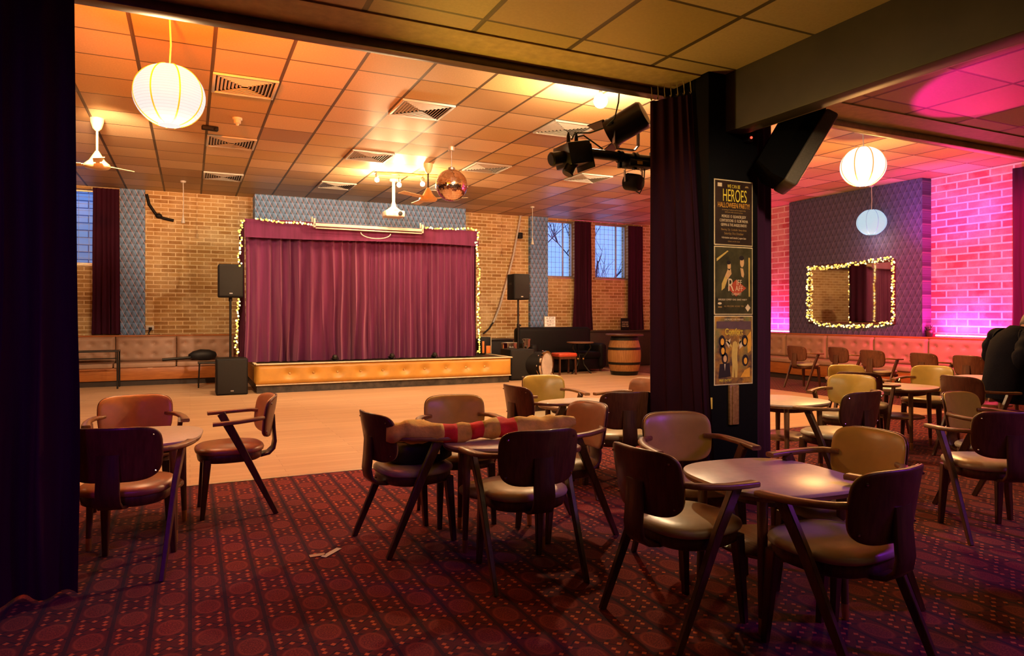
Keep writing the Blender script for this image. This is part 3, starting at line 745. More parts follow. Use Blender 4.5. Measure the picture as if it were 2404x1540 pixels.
mkobj('pole', MB().tube([(0, 0, 0), (0, 0, zc_-.28)], .02, 10), 'black_metal', root2)
mkobj('pole_collar', MB().tube([(0, 0, zc_-.35), (0, 0, zc_-.27)], .03, 10), 'black_metal', root2)
p = at_z(1221, 892, 0); root = empty('floor_speaker', (p.x, 12.98, 0), 0, 'black floor speaker box standing between the stage and the drum', 'speaker', 'black floor speakers')
RSX = p.x+.02; root.location.x = RSX
spk_box((0, 0, .32), (.56, .52, .645), root=root)
root2 = empty('pole_speaker', (RSX+.02, 12.98, .645), 0, 'black loudspeaker on a tall pole before the blue papered strip', 'speaker', 'black pole speakers')
zc_ = at_y(1224, 674, 12.98).z-.645
spk_box((0, 0, zc_), (.36, .36, .54), root=root2)
mkobj('pole', MB().tube([(0, 0, 0), (0, 0, zc_-.27)], .02, 10), 'black_metal', root2)
mkobj('pole_collar', MB().tube([(0, 0, .45), (0, 0, .52)], .032, 10), 'black_metal', root2)
mkobj('clamp_knob', MB().ball((.05, 0, .49), .022, 10), 'black_metal', root2)
# hung speaker beside the pillar
p = at_depth(1868, 350, 4.72)
root = empty('hung_speaker', p, 0, 'black wedge loudspeaker hung at an angle under the beam beside the poster pillar', 'speaker')
M_ = Matrix.Rotation(R(55), 3, 'Z') @ Matrix.Rotation(R(30), 3, 'X')
cab = MB(); w2, h2 = .185, .265
secs = []
for y, k in ((-.02, 1.0), (.07, 1.0), (.19, .60)):
    secs.append([Vector((x*w2*k, y, z*h2*(1 if k == 1 else .8))) for x, z in ((-1, -1), (1, -1), (1, 1), (-1, 1))])
cab.rings(secs); cab.xf(M_.to_4x4()); cb = mkobj('cabinet', cab, 'matte_black', root, smooth=20)
g = MB().box((0, -.065, 0), (w2*2+.015, .095, h2*2+.015), .022, None, 3).xf(M_.to_4x4()); mkobj('grille', g, 'grille_brown', root)
br = MB().box((0, .03, .275), (.08, .10, .03), .005).xf(M_.to_4x4()); br.tube([M_ @ Vector((0, .03, .28)), M_ @ Vector((0, .03, .28))+Vector((0, 0, .22))], .014); mkobj('bracket', br, 'black_metal', root)
p = at_depth(1764, 323, 4.85); root = empty('standby_lamp', p, 0, 'tiny red standby lamp glowing in the shadow under the beam', 'indicator light')
mkobj('lamp', MB().ball((0, 0, 0), .009, 10), 'red_led', root); mkobj('housing', MB().box((0, .03, 0), (.05, .05, .05), .006), 'black_plastic', root)
# ================================================================ LIGHTING BAR
def BP(px, py, y=4.5): return at_y(px, py, y)
yb = 4.55
a = BP(1335, 350, yb); b = BP(1540, 382, yb); zb = (a.z+b.z)/2
root = empty('lighting_bar', (3.18, yb, zb), 0, 'black horizontal lighting bar fixed to the pillar behind the plum drape', 'lighting bar')
part('bar', MB().tube([(a.x, yb, zb), (3.5, yb, zb)], .038, 14), 'black_metal', root)
part('bracket', MB().box((3.44, yb-.16, zb), (.10, .36, .14), .01), 'black_metal', root)
for px in (1455, 1490):
    q = BP(px, 372, yb); part('clamp', MB().tube([(q.x-.015, yb, zb), (q.x+.015, yb, zb)], .05, 12).box((q.x, yb, zb-.06), (.03, .03, .06), .004), 'black_metal', root)
part('cable', MB().tube([BP(1455, 197, 4.3), BP(1452, 240, 4.35), BP(1443, 278, 4.45), BP(1420, 300, yb), BP(1385, 312, yb), BP(1350, 312, yb), BP(1342, 328, yb)], .006), 'wire', root)
part('cable', MB().tube([BP(1352, 322, yb), BP(1370, 318, yb), BP(1390, 332, yb), BP(1415, 350, yb)], .006), 'wire', root)
# effect projector at the bar end
q = BP(1345, 365, yb); root = empty('effect_light', (q.x, yb, zb), 0, 'boxy black effect light with twin snouts on the free end of the lighting bar', 'stage light', 'stage lights on the bar')
rz = Matrix.Rotation(R(-12), 3, 'Y')
bd = mkobj('body', MB().box((0, 0, -.03), (.20, .24, .17), .012, rz), 'black_metal', root)
mkobj('end_plate', MB().box((.102, 0, -.045), (.012, .25, .18), .004, rz), 'black_plastic', root)
mkobj('snout', MB().lathe([(.05, 0), (.055, .1), (.045, .11)], (-.10, -.02, -.06), 16, Matrix.Rotation(R(-105), 3, 'Y')), 'black_metal', bd)
mkobj('snout', MB().lathe([(.04, 0), (.048, .1), (.04, .11)], (-.03, -.06, -.10), 16, Matrix.Rotation(R(-150), 3, 'Y')), 'black_metal', bd)
for x in (-.04, .03): mkobj('plug', MB().lathe([(.016, .05), (.014, .11), (.006, .14)], (x, 0, .0), 10), 'black_plastic', root)
# PAR can
q = BP(1470, 292, yb-.05); root = empty('par_can', (q.x, yb-.05, q.z), 0, 'large black cylindrical stage lamp standing above the lighting bar', 'stage light', 'stage lights on the bar')
ax = Vector((CS*-.80+SN*.42, -SN*-.80+CS*.42, -.40)).normalized(); rz = ax.to_track_quat('Z', 'Y').to_matrix()
bd = mkobj('can', MB().lathe([(.02, -.175), (.098, -.165), (.112, -.145), (.112, .10), (.118, .11), (.118, .15), (.10, .15), (.09, .05), (.01, .04)], n=28, mat=rz), 'black_metal', root)
mkobj('lens', MB().lathe([(.002, .07), (.092, .06)], n=24, mat=rz), 'steel', bd)
for s_ in (-1, 1): mkobj('barn_door', MB().box((0, s_*.115, .20), (.16, .006, .14), 0, Matrix.Rotation(R(-12*s_), 3, 'X')).xf(rz.to_4x4()), 'black_metal', bd)
yk = MB().beam([(-.115, 0, .0), (-.115, 0, -.16), (-.08, 0, q.z*0+zb-q.z+.05), (.08, 0, zb-q.z+.05), (.115, 0, -.16), (.115, 0, 0)], (0, 1, 0), .035, .008); mkobj('yoke', yk, 'steel', root)
for s_ in (-1, 1): mkobj('yoke_knob', MB().ball((s_*.125, 0, 0), .018, 10), 'black_plastic', root)
# small par below
q = BP(1487, 428, yb); root = empty('small_par', (q.x, yb, q.z), 0, 'small black stage lamp hanging below the lighting bar', 'stage light', 'stage lights on the bar')
rz = Matrix.Rotation(R(200), 3, 'Z') @ Matrix.Rotation(R(75), 3, 'X')
bd = mkobj('can', MB().lathe([(.01, -.075), (.055, -.07), (.068, -.045), (.07, .06), (.062, .065), (.05, .03), (.01, .02)], n=20, mat=rz), 'black_plastic', root)
mkobj('yoke', MB().beam([(-.08, 0, .0), (-.085, 0, .09), (-.04, 0, .15), (.04, 0, .15), (.085, 0, .09), (.08, 0, 0)], (0, 1, 0), .022, .006), 'steel', root)
mkobj('drop_hook', MB().tube([(0, 0, .15), (0, 0, zb-q.z-.03)], .012), 'black_metal', root)
mkobj('cable', MB().tube([(.0, 0, -.06), (.06, 0, -.085), (.10, 0, -.02), (.11, 0, .12)], .005), 'wire', root)
# dimmer under the bar
q = BP(1497, 387, yb); root = empty('dimmer_box', (q.x, yb, q.z), 0, 'flat black control box slung under the lighting bar', 'control box')
bd = mkobj('case', MB().box((0, 0, 0), (.24, .14, .055), .012), 'black_plastic', root); mkobj('label_plate', MB().box((-.03, -.072, .0), (.05, .003, .025)), 'yellow', bd)
mkobj('hanger', MB().box((0, 0, .045), (.03, .05, .06), .004), 'black_metal', root)
# ================================================================ CHAIRS
def chair_proto(padm, seatm, hw=.214):
    root = empty('armchair', (0, 0, 0))
    # seat: front is +Y
    N_ = 36
    def so(rx, ry, z): return [p+Vector((0, 0, z)) for p in sring(rx, ry, N_, 2.7)]
    mkobj('seat_frame', MB().rings([so(.195, .19, .362), so(.208, .203, .37), so(.214, .209, .40), so(.21, .205, .418)]), 'wood_dark', root, smooth=50)
    mkobj('seat', MB().rings([so(.212, .207, .416), so(.224, .219, .424), so(.228, .223, .437), so(.224, .219, .449), so(.205, .20, .461), so(.16, .155, .470), so(.08, .08, .474), so(.01, .01, .475)]), seatm, root, smooth=60)
    # backrest
    hh, zc_ = .142, .648
    def outl(s_, k=1.0):
        out = []
        for j in range(48):
            t = 2*PI*j/48; c, s2 = math.cos(t), math.sin(t)
            x = math.copysign(abs(c)**(2/5.0), c); z = math.copysign(abs(s2)**(2/5.0), s2)
            wd = 1.0-.10*max(0, -z)**1.5
            out.append((x*hw*k*s_*wd, z*hh*k*s_))
        return out
    def yb(x, z): return -.262-.17*(z+.14)-.10*0+1.55*x*x
    def plate(k, off_b, off_f, puff):
        rs = []
        for s_, w in ((.02, 1), (.35, 1), (.65, 1), (.88, 1), (.97, 1), (1.0, .5)):
            rs.append([Vector((x, yb(x, z)+off_b+(off_f-off_b)*(0 if w == 1 else .35), zc_+z)) for x, z in outl(s_, k)])
        for s_ in (1.0, .97, .88, .65, .35, .02):
            e = max(0, 1-(s_)**6)
            rs.append([Vector((x, yb(x, z)+off_f+puff*e-(.003 if s_ == 1 else 0), zc_+z)) for x, z in outl(s_, k)])
        return MB().rings(rs)
    sh = mkobj('backrest', plate(1.0, -.008, .006, 0), 'wood_shell', root, smooth=60)
    mkobj('back_pad', plate(.985, .006, .018, .018), padm, root, smooth=70)
    for x in (-hw+.036, hw-.036):
        for z in (-.095, .095):
            y = yb(x, z)
            mkobj('screw', MB().ball((x, y-.010, zc_+z), .0065, 8), 'chrome', sh)
    mkobj('back_bracket', MB().beam([(0, -.08, .372), (0, -.20, .368), (0, -.255, .378), (0, -.288, .41), (0, -.298, .46), (0, -.290, .55), (0, -.285, .65)], (1, 0, 0), lambda t: .125-.02*t, .018), 'wood_dark', root, smooth=50)
    for s_ in (-1, 1):
        mkobj('leg', MB().beam([(s_*.165, .150, .39), (s_*.172, .165, .2), (s_*.178, .182, .0)], (1, 0, 0), lambda t: .050-.022*t, lambda t: .050-.022*t), 'wood_dark', root)
    for s_ in (-1, 1):
        mkobj('leg', MB().beam([(s_*.262, .035, .635), (s_*.250, -.06, .45), (s_*.247, -.17, .22), (s_*.244, -.275, .0)], (0, 1, .3), lambda t: .056-.024*t, lambda t: .030-.008*t), 'wood_dark', root)
    for s_ in (-1, 1):
        mkobj('armrest', MB().beam([(s_*.285, .125, .640), (s_*.288, .06, .642), (s_*.283, -.04, .646), (s_*.262, -.13, .652), (s_*.236, -.178, .655), (s_*(hw-.045), -.218, .656)], (1, .25*s_, 0), lambda t: .054-.020*t, .024, .45), 'wood_arm', root, smooth=60)
    return root
PT = chair_proto('tan', 'seat_tan', .232); PC = chair_proto('cream_vinyl', 'seat_cream'); PM = chair_proto('rose_vinyl', 'seat_cream')
used = set()
def chair(px, py, th, proto, label, group, dd=None):
    """px, py: middle of the backrest's upper edge; th: heading in degrees"""
    p = at_z(px, py, .785) if dd is None else at_depth(px, HZ+FPX*(H-.785)/dd, dd)
    f = Vector((math.cos(R(th)), math.sin(R(th)), 0))
    o = proto if proto.name not in used else copy_tree(proto)
    used.add(proto.name)
    q = p+f*.285; o.location = (q.x, q.y, 0); o.rotation_euler = (0, 0, R(th-90)); tag(o, label, 'chair', group)
    return o
def wl(l, d): return Vector((CS*l+SN*d, -SN*l+CS*d, 0))
GA, GB, GC, GD, GE = 'chairs around the table by the big drape', 'chairs around the tables in the middle', 'chairs around the nearest table', 'chairs at the far tables', 'chairs along the wall bench'
chair(318, 928, -85, PT, 'tan padded armchair facing the camera behind the table by the big drape', GA)
chair(640, 926, 182, PT, 'tan armchair seen side on, standing alone at the dance floor edge', GA)
chair(254, 1006, 76, PT, 'dark backed armchair half hidden by the big drape, its back to the camera', GA)
C1 = chair(866, 968, 10, PC, 'armchair holding a black bag at the end of the cloth roll', GB)
chair(1063, 928, -99, PC, 'olive backed armchair behind the red and cream cloth roll, facing the camera', GB)
chair(1276, 1010, 86, PC, 'dark wood backed armchair in front of the cloth roll, its back to the camera', GB)
chair(1395, 945, 184, PM, 'brown backed armchair at the far end of the cloth roll, facing the black bag', GB)
chair(1202, 905, 5, PM, 'brown armchair turned sideways at the white topped table behind the cloth roll', GB)
chair(1270, 881, -96, PC, 'olive backed armchair farthest towards the stage, behind the white topped table', GB)
chair(1478, 918, 77, PC, 'dark backed armchair touching the plum drape, its back to the camera', GB, 5.02)
chair(1528, 888, 186, PM, 'pale backed armchair mostly hidden behind the plum drape', GB)
chair(1577, 968, -101, PC, 'olive backed armchair in front of the poster pillar, facing the camera', GC)
chair(1492, 1050, 5, PC, 'dark backed armchair nearest the plum drape at the nearest table, pale seat showing', GC)
chair(2118, 1100, 95, PC, 'purple tinted dark backed armchair closest to the camera at the nearest table', GC)
chair(2060, 1010, 176, PC, 'gold and brown backed armchair on the bench side of the nearest table', GC)
chair(2003, 880, 206, PC, 'glossy olive backed armchair facing the table behind the pillar', GD)
chair(2038, 920, 91, PC, 'dark brown backed armchair in front of the glossy olive one', GD)
chair(1980, 860, 246, PC, 'small pale backed armchair partly hidden behind the glossy olive one', GD, 7.75)
chair(2012, 874, 25, PM, 'brown backed armchair squeezed between the glossy olive and the small pale one', GD, 6.75)
chair(2192, 859, 198, PC, 'pale backed armchair beside the small laminate table near the seated person', GD)
chair(2246, 883, -6, PC, 'almost black backed armchair between the pale armchair and the seated person', GD)
chair(2238, 921, -88, PC, 'pale backed armchair with one long arm crossing its back, near the seated person', GD)
chair(2386, 968, 60, PC, 'dark maroon backed armchair at the picture edge, its back to the camera', GD)
chair(2452, 1026, -72, PC, 'pale armchair cut off by the picture edge', GD)
for px, py, th, lb in ((1865, 812, 2, 'brown backed armchair at the bench nearest the drape'), (1962, 815, -2, 'second brown backed armchair from the drape along the bench'), (2042, 822, 4, 'third brown backed armchair from the drape along the bench, under the mirror edge'),
                       (2162, 829, 0, 'fourth brown backed armchair from the drape along the bench'), (2268, 835, 3, 'brown backed armchair along the bench next to the seated person')):
    chair(px, py, th, PM, lb, GE)
# ================================================================ TABLES
def table_proto():
    root = empty('cocktail_table', (0, 0, 0)); n = 64
    def so(k, z): return [p+Vector((0, 0, z)) for p in sring(.352*k, .352*k, n, 2.9)]
    mkobj('tabletop', MB().rings([so(.985, .594), so(.995, .596), so(1.0, .603), so(.995, .609), so(.985, .611)]), 'laminate', root)
    mkobj('edge_band', MB().rings([so(.93, .574), so(.975, .577), so(.99, .594), so(.90, .596)]), 'wood_edge', root)
    mkobj('apron', MB().rings([so(.66, .53), so(.68, .53), so(.74, .58), so(.70, .58)]), 'wood_dark', root)
    mkobj('shelf', MB().lathe([(.22, .285), (.245, .29), (.245, .302), (.235, .308)], n=40), 'wood_arm', root)
    for k in range(4):
        a = PI/4+k*PI/2; c, s_ = math.cos(a), math.sin(a)
        lg = mkobj('leg', MB().tube([(c*.30, s_*.30, .578), (c*.308, s_*.308, .3), (c*.316, s_*.316, .07)], lambda t: .024-.008*t, 12), 'wood_leg', root)
        mkobj('ferrule', MB().tube([(c*.316, s_*.316, .072), (c*.318, s_*.318, .0)], lambda t: .0165-.002*t, 12), 'brass', lg)
    return root
TP = table_proto()
def table(l, d, rot, label, first=False):
    o = TP if first else copy_tree(TP); p = wl(l, d); o.location = (p.x, p.y, 0); o.rotation_euler = (0, 0, R(rot))
    tag(o, label, 'table', 'small rounded cocktail tables'); return o
def ld(px, d): return ((px-1202)*d/FPX, d)
table(-2.29, 4.2, -6, 'small rounded table among the tan chairs by the big drape', True)
table(*ld(1172, 4.14), -17, 'small rounded table under the red and cream cloth roll')
table(*ld(1370, 5.75), 10, 'small white topped table behind the cloth roll')
table(*ld(1806, 3.17), -6, 'nearest rounded table with a pink reflection on its top')
table(*ld(1836, 5.98), 5, 'small table lit pink behind the poster pillar')
table(*ld(2108, 7.15), 12, 'small laminate table between the glossy olive chair and the pale chairs')
table(*ld(2318, 8.1), 8, 'small table lit red beside the seated person')
# ---- cloth roll and the bag under its end
ra, rb = at_depth(906, 1008, 3.86), at_depth(1348, 988, 4.22)
ra.z, rb.z = .680, .690
root = empty('cloth_roll', (ra+rb)/2-Vector((0, 0, .06)), 0, 'long roll of cream cloth with red bands lying across a table and two chairs', 'rolled cloth')
def roll(t0, t1, seed=0):
    n = max(4, int((t1-t0)*60)); rs = []; dr = (rb-ra).normalized(); sd = Vector((0, 0, 1)).cross(dr).normalized()
    for i in range(n+1):
        t = t0+(t1-t0)*i/n; c = ra.lerp(rb, t)+Vector((0, 0, -.012*math.sin(PI*t)+.008*math.sin(14*t)))
        base = .062*(1-.35*(1-min(1, t/.06))**2)*(1-.55*max(0, (t-.86)/.14))*(1+.10*math.sin(9*t+1))
        ring = []
        for j in range(22):
            a = 2*PI*j/22; q = a+t*16
            r = base*(1+.12*math.sin(2*q)+.22*noise.noise(Vector((math.cos(a)*1.4, math.sin(a)*1.4, t*22))))
            ring.append(c+sd*math.cos(a)*r*1.15+Vector((0, 0, 1))*math.sin(a)*r*.92)
        rs.append(ring)
    return MB().rings(rs)
for t0, t1, m, nm in ((0, .28, 'cloth_cream', 'cream_length'), (.28, .35, 'cloth_red', 'red_band'), (.35, .42, 'cloth_cream', 'cream_band'), (.42, .485, 'cloth_red', 'red_band'), (.485, .57, 'cloth_cream', 'cream_band'), (.57, .655, 'cloth_red', 'red_band'), (.655, 1.0, 'cloth_cream', 'cream_length')):
    part(nm, roll(t0, t1), m, root, smooth=80)
c = Vector(C1.location)
rs = []
for z, rx, ry in ((.478, .02, .02), (.478, .17, .15), (.50, .20, .18), (.56, .205, .185), (.60, .19, .17), (.625, .12, .11), (.63, .01, .01)):
    rs.append([Vector((c.x+.02+p.x*(1+.12*noise.noise(Vector((p.x*6, p.y*6, z*9)))), c.y+p.y*(1+.12*noise.noise(Vector((p.y*6, p.x*6, z*9)))), z)) for p in sring(rx, ry, 28, 2.4)])
root = empty('bag', (c.x, c.y, .476), 0, 'slumped black bag on the seat of an armchair under the cloth roll', 'bag')
part('body', MB().rings(rs), 'bag', root, smooth=80)
part('strap', MB().tube([(c.x-.13, c.y-.1, .60), (c.x-.02, c.y-.17, .63), (c.x+.12, c.y-.16, .60), (c.x+.17, c.y-.12, .53)], .011), 'bag', root)
part('zip_pull', MB().box((c.x+.1, c.y-.185, .55), (.012, .006, .03)), 'chrome', root)
# ================================================================ WALL BENCHES
def bench(name, loc, rz, n, first, label, pw=1.07):
    root = empty('wall_bench', loc, rz, label, 'bench', 'buttoned wall benches')
    for i in range(n):
        x0 = i*pw+.006; x1 = (i+1)*pw-.006
        bt = [(x0+(k+.5)*(x1-x0)/4, z) for k in range(4) for z in (.58, .79)]
        m = padded(x0, x1, .44, .93, -.12, bt, .055, .10); m.box(((x0+x1)/2, -.06, .685), (x1-x0, .115, .49), .01)
        pn = mkobj('back_panel', m, 'bench_vinyl', root, smooth=70)
        b = MB()
        for bx, bz in bt: b.ball((bx, -.135, bz), .012, 8)
        mkobj('buttons', b, 'bench_vinyl', pn)
        mkobj('seat_cushion', MB().box(((x0+x1)/2, -.36, .395), (x1-x0, .50, .10), .03, None, 3), 'bench_vinyl', root, smooth=60)
    L = n*pw
    mkobj('front_board', MB().box((L/2, -.56, .23), (L, .03, .24), .004), 'bench_wood', root)
    mkobj('seat_base', MB().box((L/2, -.30, .225), (L, .50, .23), 0), 'kick', root)
    mkobj('kick_board', MB().box((L/2, -.52, .055), (L, .03, .11)), 'kick', root)
    mkobj('top_rail', MB().box((L/2, -.065, .945), (L, .13, .03), .006), 'bench_wood', root)
    return root
bench('wall_bench', (-3.45, YW-.07, 0), 0, 4, 0, 'beige buttoned bench against the buff brick wall with orange wood front')
bench('wall_bench', (XR-.26, 13.2, 0), R(-90), 9, 0, 'beige buttoned bench along the pink lit wall below the mirror')
# things by the west bench
root = empty('side_table', at_z(240, 912, 0), R(0), 'black steel framed side table before the buttoned bench', 'table'); root.location.x -= .30
tb = MB(); w_, d_, h_ = 1.15, .45, .70
mkobj('tabletop', MB().box((0, 0, h_-.012), (w_, d_, .024), .004), 'black_metal', root)
for x in (-1, 1):
    for y in (-1, 1): mkobj('leg', MB().box((x*(w_/2-.015), y*(d_/2-.015), h_/2-.012), (.026, .026, h_-.024)), 'black_metal', root)
mkobj('rail', MB().box((0, -.2, h_-.14), (w_-.06, .015, .02)), 'black_metal', root)
p = at_z(488, 910, 0); root = empty('steel_stool', (p.x-.0, p.y+.15, 0), 0, 'slim black steel stool beside the floor speaker', 'stool')
mkobj('seat', MB().box((0, 0, .46), (.34, .34, .03), .008), 'black_metal', root)
for x in (-1, 1):
    for y in (-1, 1): mkobj('leg', MB().tube([(x*.14, y*.14, .45), (x*.16, y*.16, 0)], .012), 'black_metal', root)
a = at_z(385, 849, .46); a.y = 15.02; a.x = at_y(385, 849, 15.02).x; root = empty('gear_bundle', (a.x+.45, 15.02, .45), 0, 'dark folded stand and bag lying on the seat of the buttoned bench', 'bag')
mkobj('folded_stand', MB().tube([(-.48, -.05, .03), (-.1, 0, .05), (.25, .02, .08)], .028), 'black_metal', root)
bg_ = []
for x, r in ((-.02, .02), (.06, .08), (.2, .12), (.36, .11), (.48, .06), (.5, .01)): bg_.append([Vector((x, .02+r*.9*math.cos(q), max(.0, .10+r*math.sin(q)*1.0))) for q in [2*PI*j/16 for j in range(16)]])
mkobj('bag_body', MB().rings(bg_), 'bag', root, smooth=80)
p = at_y(352, 770, YW-.03); root = empty('socket_box', (p.x, YW-.03, p.z), 0, 'small white wall socket box beside the papered strip over the bench', 'socket')
mkobj('box', MB().box((0, 0, 0), (.15, .055, .09), .008), 'white_plastic', root); mkobj('plug', MB().box((.01, -.045, -.01), (.06, .05, .05), .006), 'black_plastic', root)
mkobj('lead', MB().tube([(.01, -.05, -.03), (-.02, -.05, -.1), (.0, -.04, -.16)], .01), 'black_plastic', root)
pts = [at_y(344, 456, YW-.03), at_y(350, 480, YW-.04), at_y(366, 503, YW-.05), at_y(382, 512, YW-.04), at_y(408, 518, YW-.03)]
root = empty('wall_cable', pts[2], 0, 'thick black cable with a knot sagging across the buff bricks', 'cable')
part('cable', MB().tube(pts, .03, 10), 'black_plastic', root); part('knot', MB().ball(pts[2]+Vector((.05, -.02, -.03)), .065, 12, (1, .6, .8)), 'black_plastic', root)
pts = [at_y(1222, 506, YW-.04), at_y(1216, 540, YW-.05), at_y(1205, 600, YW-.06), at_y(1190, 660, YW-.07), at_y(1173, 720, YW-.06), at_y(1158, 757, YW-.06)]
p2 = [pts[-1], at_y(1148, 772, YW-.08), at_y(1135, 783, YW-.10)]
root = empty('hanging_conduit', p2[-1], 0, 'pale cable conduit slanting down the bricks beside the stage', 'cable')
part('conduit', MB().tube(pts, .025, 10), 'white_plastic', root); part('cable_tail', MB().tube(p2, .02, 8), 'black_plastic', root); part('wall_clip', MB().box(pts[0]+Vector((0, 0, .02)), (.10, .06, .07), .01), 'white_plastic', root)
p = at_y(1221, 553, YW-.06); root = empty('wall_speaker', p, 0, 'tiny black wall box high on the bricks beside the pale conduit', 'speaker')
mkobj('case', MB().box((0, 0, 0), (.11, .10, .15), .012), 'black_plastic', root); mkobj('bracket', MB().box((0, .045, 0), (.04, .03, .05)), 'black_metal', root)
# ================================================================ THE CORNER WITH DRUMS, SOFA AND BARREL
KD = at_depth(1262, 849, 14.35); KD.z = .31
root = empty('bass_drum', (KD.x, KD.y, 0), 0, 'bass drum with a clear head standing behind the floor speaker', 'drum')
rz = Matrix.Rotation(R(36), 3, 'Z') @ Matrix.Rotation(R(90), 3, 'X')
mkobj('shell', MB().lathe([(.27, -.2), (.275, .2)], (0, 0, .31), 36, rz), 'black_plastic', root)
hd = mkobj('drum_head', MB().lathe([(.002, .205), (.14, .206), (.262, .203)], (0, 0, .31), 36, rz), plain('drum head', (.62, .56, .50), .3, scale=5), root)
mkobj('hoop', MB().lathe([(.262, .18), (.298, .18), (.298, .225), (.262, .225), (.262, .18)], (0, 0, .31), 36, rz), 'chrome', root)
lg = MB()
for k in range(8):
    q = 2*PI*k/8; lg.box(rz @ Vector((.288*math.cos(q), .288*math.sin(q), .12))+Vector((0, 0, .31)), (.03, .03, .03), .006)
mkobj('lugs', lg, 'chrome', root)
for s_ in (-1, 1): mkobj('spur', MB().tube([rz @ Vector((s_*.25, -.1, .1))+Vector((0, 0, .31)), rz @ Vector((s_*.36, -.31, .28))+Vector((0, 0, .31))], .01), 'chrome', root)
def drum(c, r, h, label, nm='snare_drum'):
    root = empty(nm, (c.x, c.y, 0), 0, label, 'drum', 'drums beside the stage'); z = c.z
    mkobj('shell', MB().lathe([(r, z-h), (r, z)], n=28), 'chrome', root); mkobj('drum_head', MB().lathe([(.002, z+.004), (r*.98, z+.003)], n=28), 'white_plastic', root)
    mkobj('hoop', MB().lathe([(r, z-.015), (r+.012, z-.015), (r+.012, z+.015), (r, z+.015), (r, z-.015)], n=28), 'chrome', root)
    st = MB().tube([(0, 0, z-h), (0, 0, .22)], .012)
    for k in range(3): q = 2*PI*k/3+.4; st.tube([(0, 0, .3), (.26*math.cos(q), .26*math.sin(q), .0)], .009); st.tube([(0, 0, z-h-.06), (r*.9*math.cos(q), r*.9*math.sin(q), z-h-.005)], .008)
    mkobj('stand', st, 'chrome', root)
drum(at_depth(1197, 806, 14.95), .19, .14, 'chrome snare drum on a stand between the stage and the loudspeaker pole')
drum(at_depth(1236, 797, 15.1), .09, .16, 'small chrome tom standing over the bass drum', 'tom_drum')
p = at_depth(1141, 830, 14.85); root = empty('amplifier', (p.x, p.y, SZ), 0, 'small amplifier with orange panels at the drum end of the stage deck', 'amplifier')
mkobj('cabinet', MB().box((0, .1, .18), (.24, .2, .36), .015), 'black_plastic', root); mkobj('orange_panel', MB().box((-.07, -.006, .14), (.05, .015, .26), .003), 'orange', root); mkobj('orange_panel', MB().box((.05, -.006, .09), (.10, .015, .16), .003), 'orange', root)
mkobj('edge_strip', MB().box((.115, -.004, .18), (.012, .02, .35), .003), 'cream_trim', root)
root = empty('equipment_case', (6.36, 14.55, 0), 0, 'low black equipment case against the bricks behind the snare drum', 'case')
mkobj('case_body', MB().box((0, 0, .39), (.85, .5, .74), .02), 'black_plastic', root); mkobj('case_lid', MB().box((0, 0, .785), (.87, .52, .05), .012), 'black_metal', root)
mkobj('catch', MB().box((-.2, -.27, .74), (.05, .02, .06), .004), 'steel', root)
# sofa
sx0, sx1 = 7.02, 9.06; root = empty('sofa', ((sx0+sx1)/2, 14.3, 0), 0, 'black hide sofa under the back windows', 'sofa'); W = sx1-sx0
mkobj('base', MB().box((0, .05, .20), (W-.1, .86, .28), .03), 'sofa', root)
mkobj('backrest', MB().box((0, .40, .60), (W, .30, .92), .10, None, 4), 'sofa', root, smooth=70)
for s_ in (-1, 1): mkobj('arm', MB().box((s_*(W/2-.1), -.02, .38), (.22, .86, .60), .09, None, 4), 'sofa', root, smooth=70)
for s_ in (-1, 1): mkobj('seat_cushion', MB().box((s_*(W/4-.06), -.1, .40), (W/2-.13, .66, .17), .05, None, 3), 'sofa', root, smooth=70)
for s_ in (-1, 1):
    for y in (-.34, .4): mkobj('foot', MB().lathe([(.02, 0), (.03, .07)], (s_*(W/2-.12), y, 0), 10), 'wood_dark', root)
p = at_y(1290, 769, 14.7); root = empty('light_box_sign', (p.x, 14.7, 1.062), R(4), 'small white cinema light box with black letters standing on the sofa back', 'sign')
bx_ = mkobj('box', MB().box((0, 0, .13), (.32, .05, .26), .006), 'white_plastic', root)
mkobj('face', MB().box((0, -.027, .13), (.30, .004, .24)), glow('light box face', (1, .93, .85), .12), root)
for k, tx in enumerate(('AL ISTURI', 'IM IZU S', 'TSAR I T')): text('lettering', tx, .072, (0, -.031, .215-.082*k), 'black_plastic', root, xs=.75)
mkobj('letter_rail', MB().box((0, -.03, .17), (.30, .004, .005)).box((0, -.03, .09), (.30, .004, .005)), 'steel', root)
# low ledge behind the barrel with a chalk sign
tag(mkobj('ledge_cabinet', MB().box((10.72, YW-.22, .46), (3.0, .34, .90), .01).box((10.72, YW-.23, .93), (3.05, .38, .04), .008), 'kick'), 'dark low cabinet with a ledge top behind the barrel', 'cabinet')
p = at_y(1467, 776, YW-.25); root = empty('chalk_sign', (p.x, YW-.25, .952), R(-3), 'little black chalk sign standing on the ledge behind the barrel', 'sign')
mkobj('board', MB().box((0, 0, .16), (.25, .02, .32), .004), 'black_plastic', root)
for k, tx in enumerate(('NO DRINKS', 'OVER HERE', 'THANK YOU')): text('lettering', tx, .05, (0, -.012, .21-.055*k), 'cream_trim', root, xs=.75)
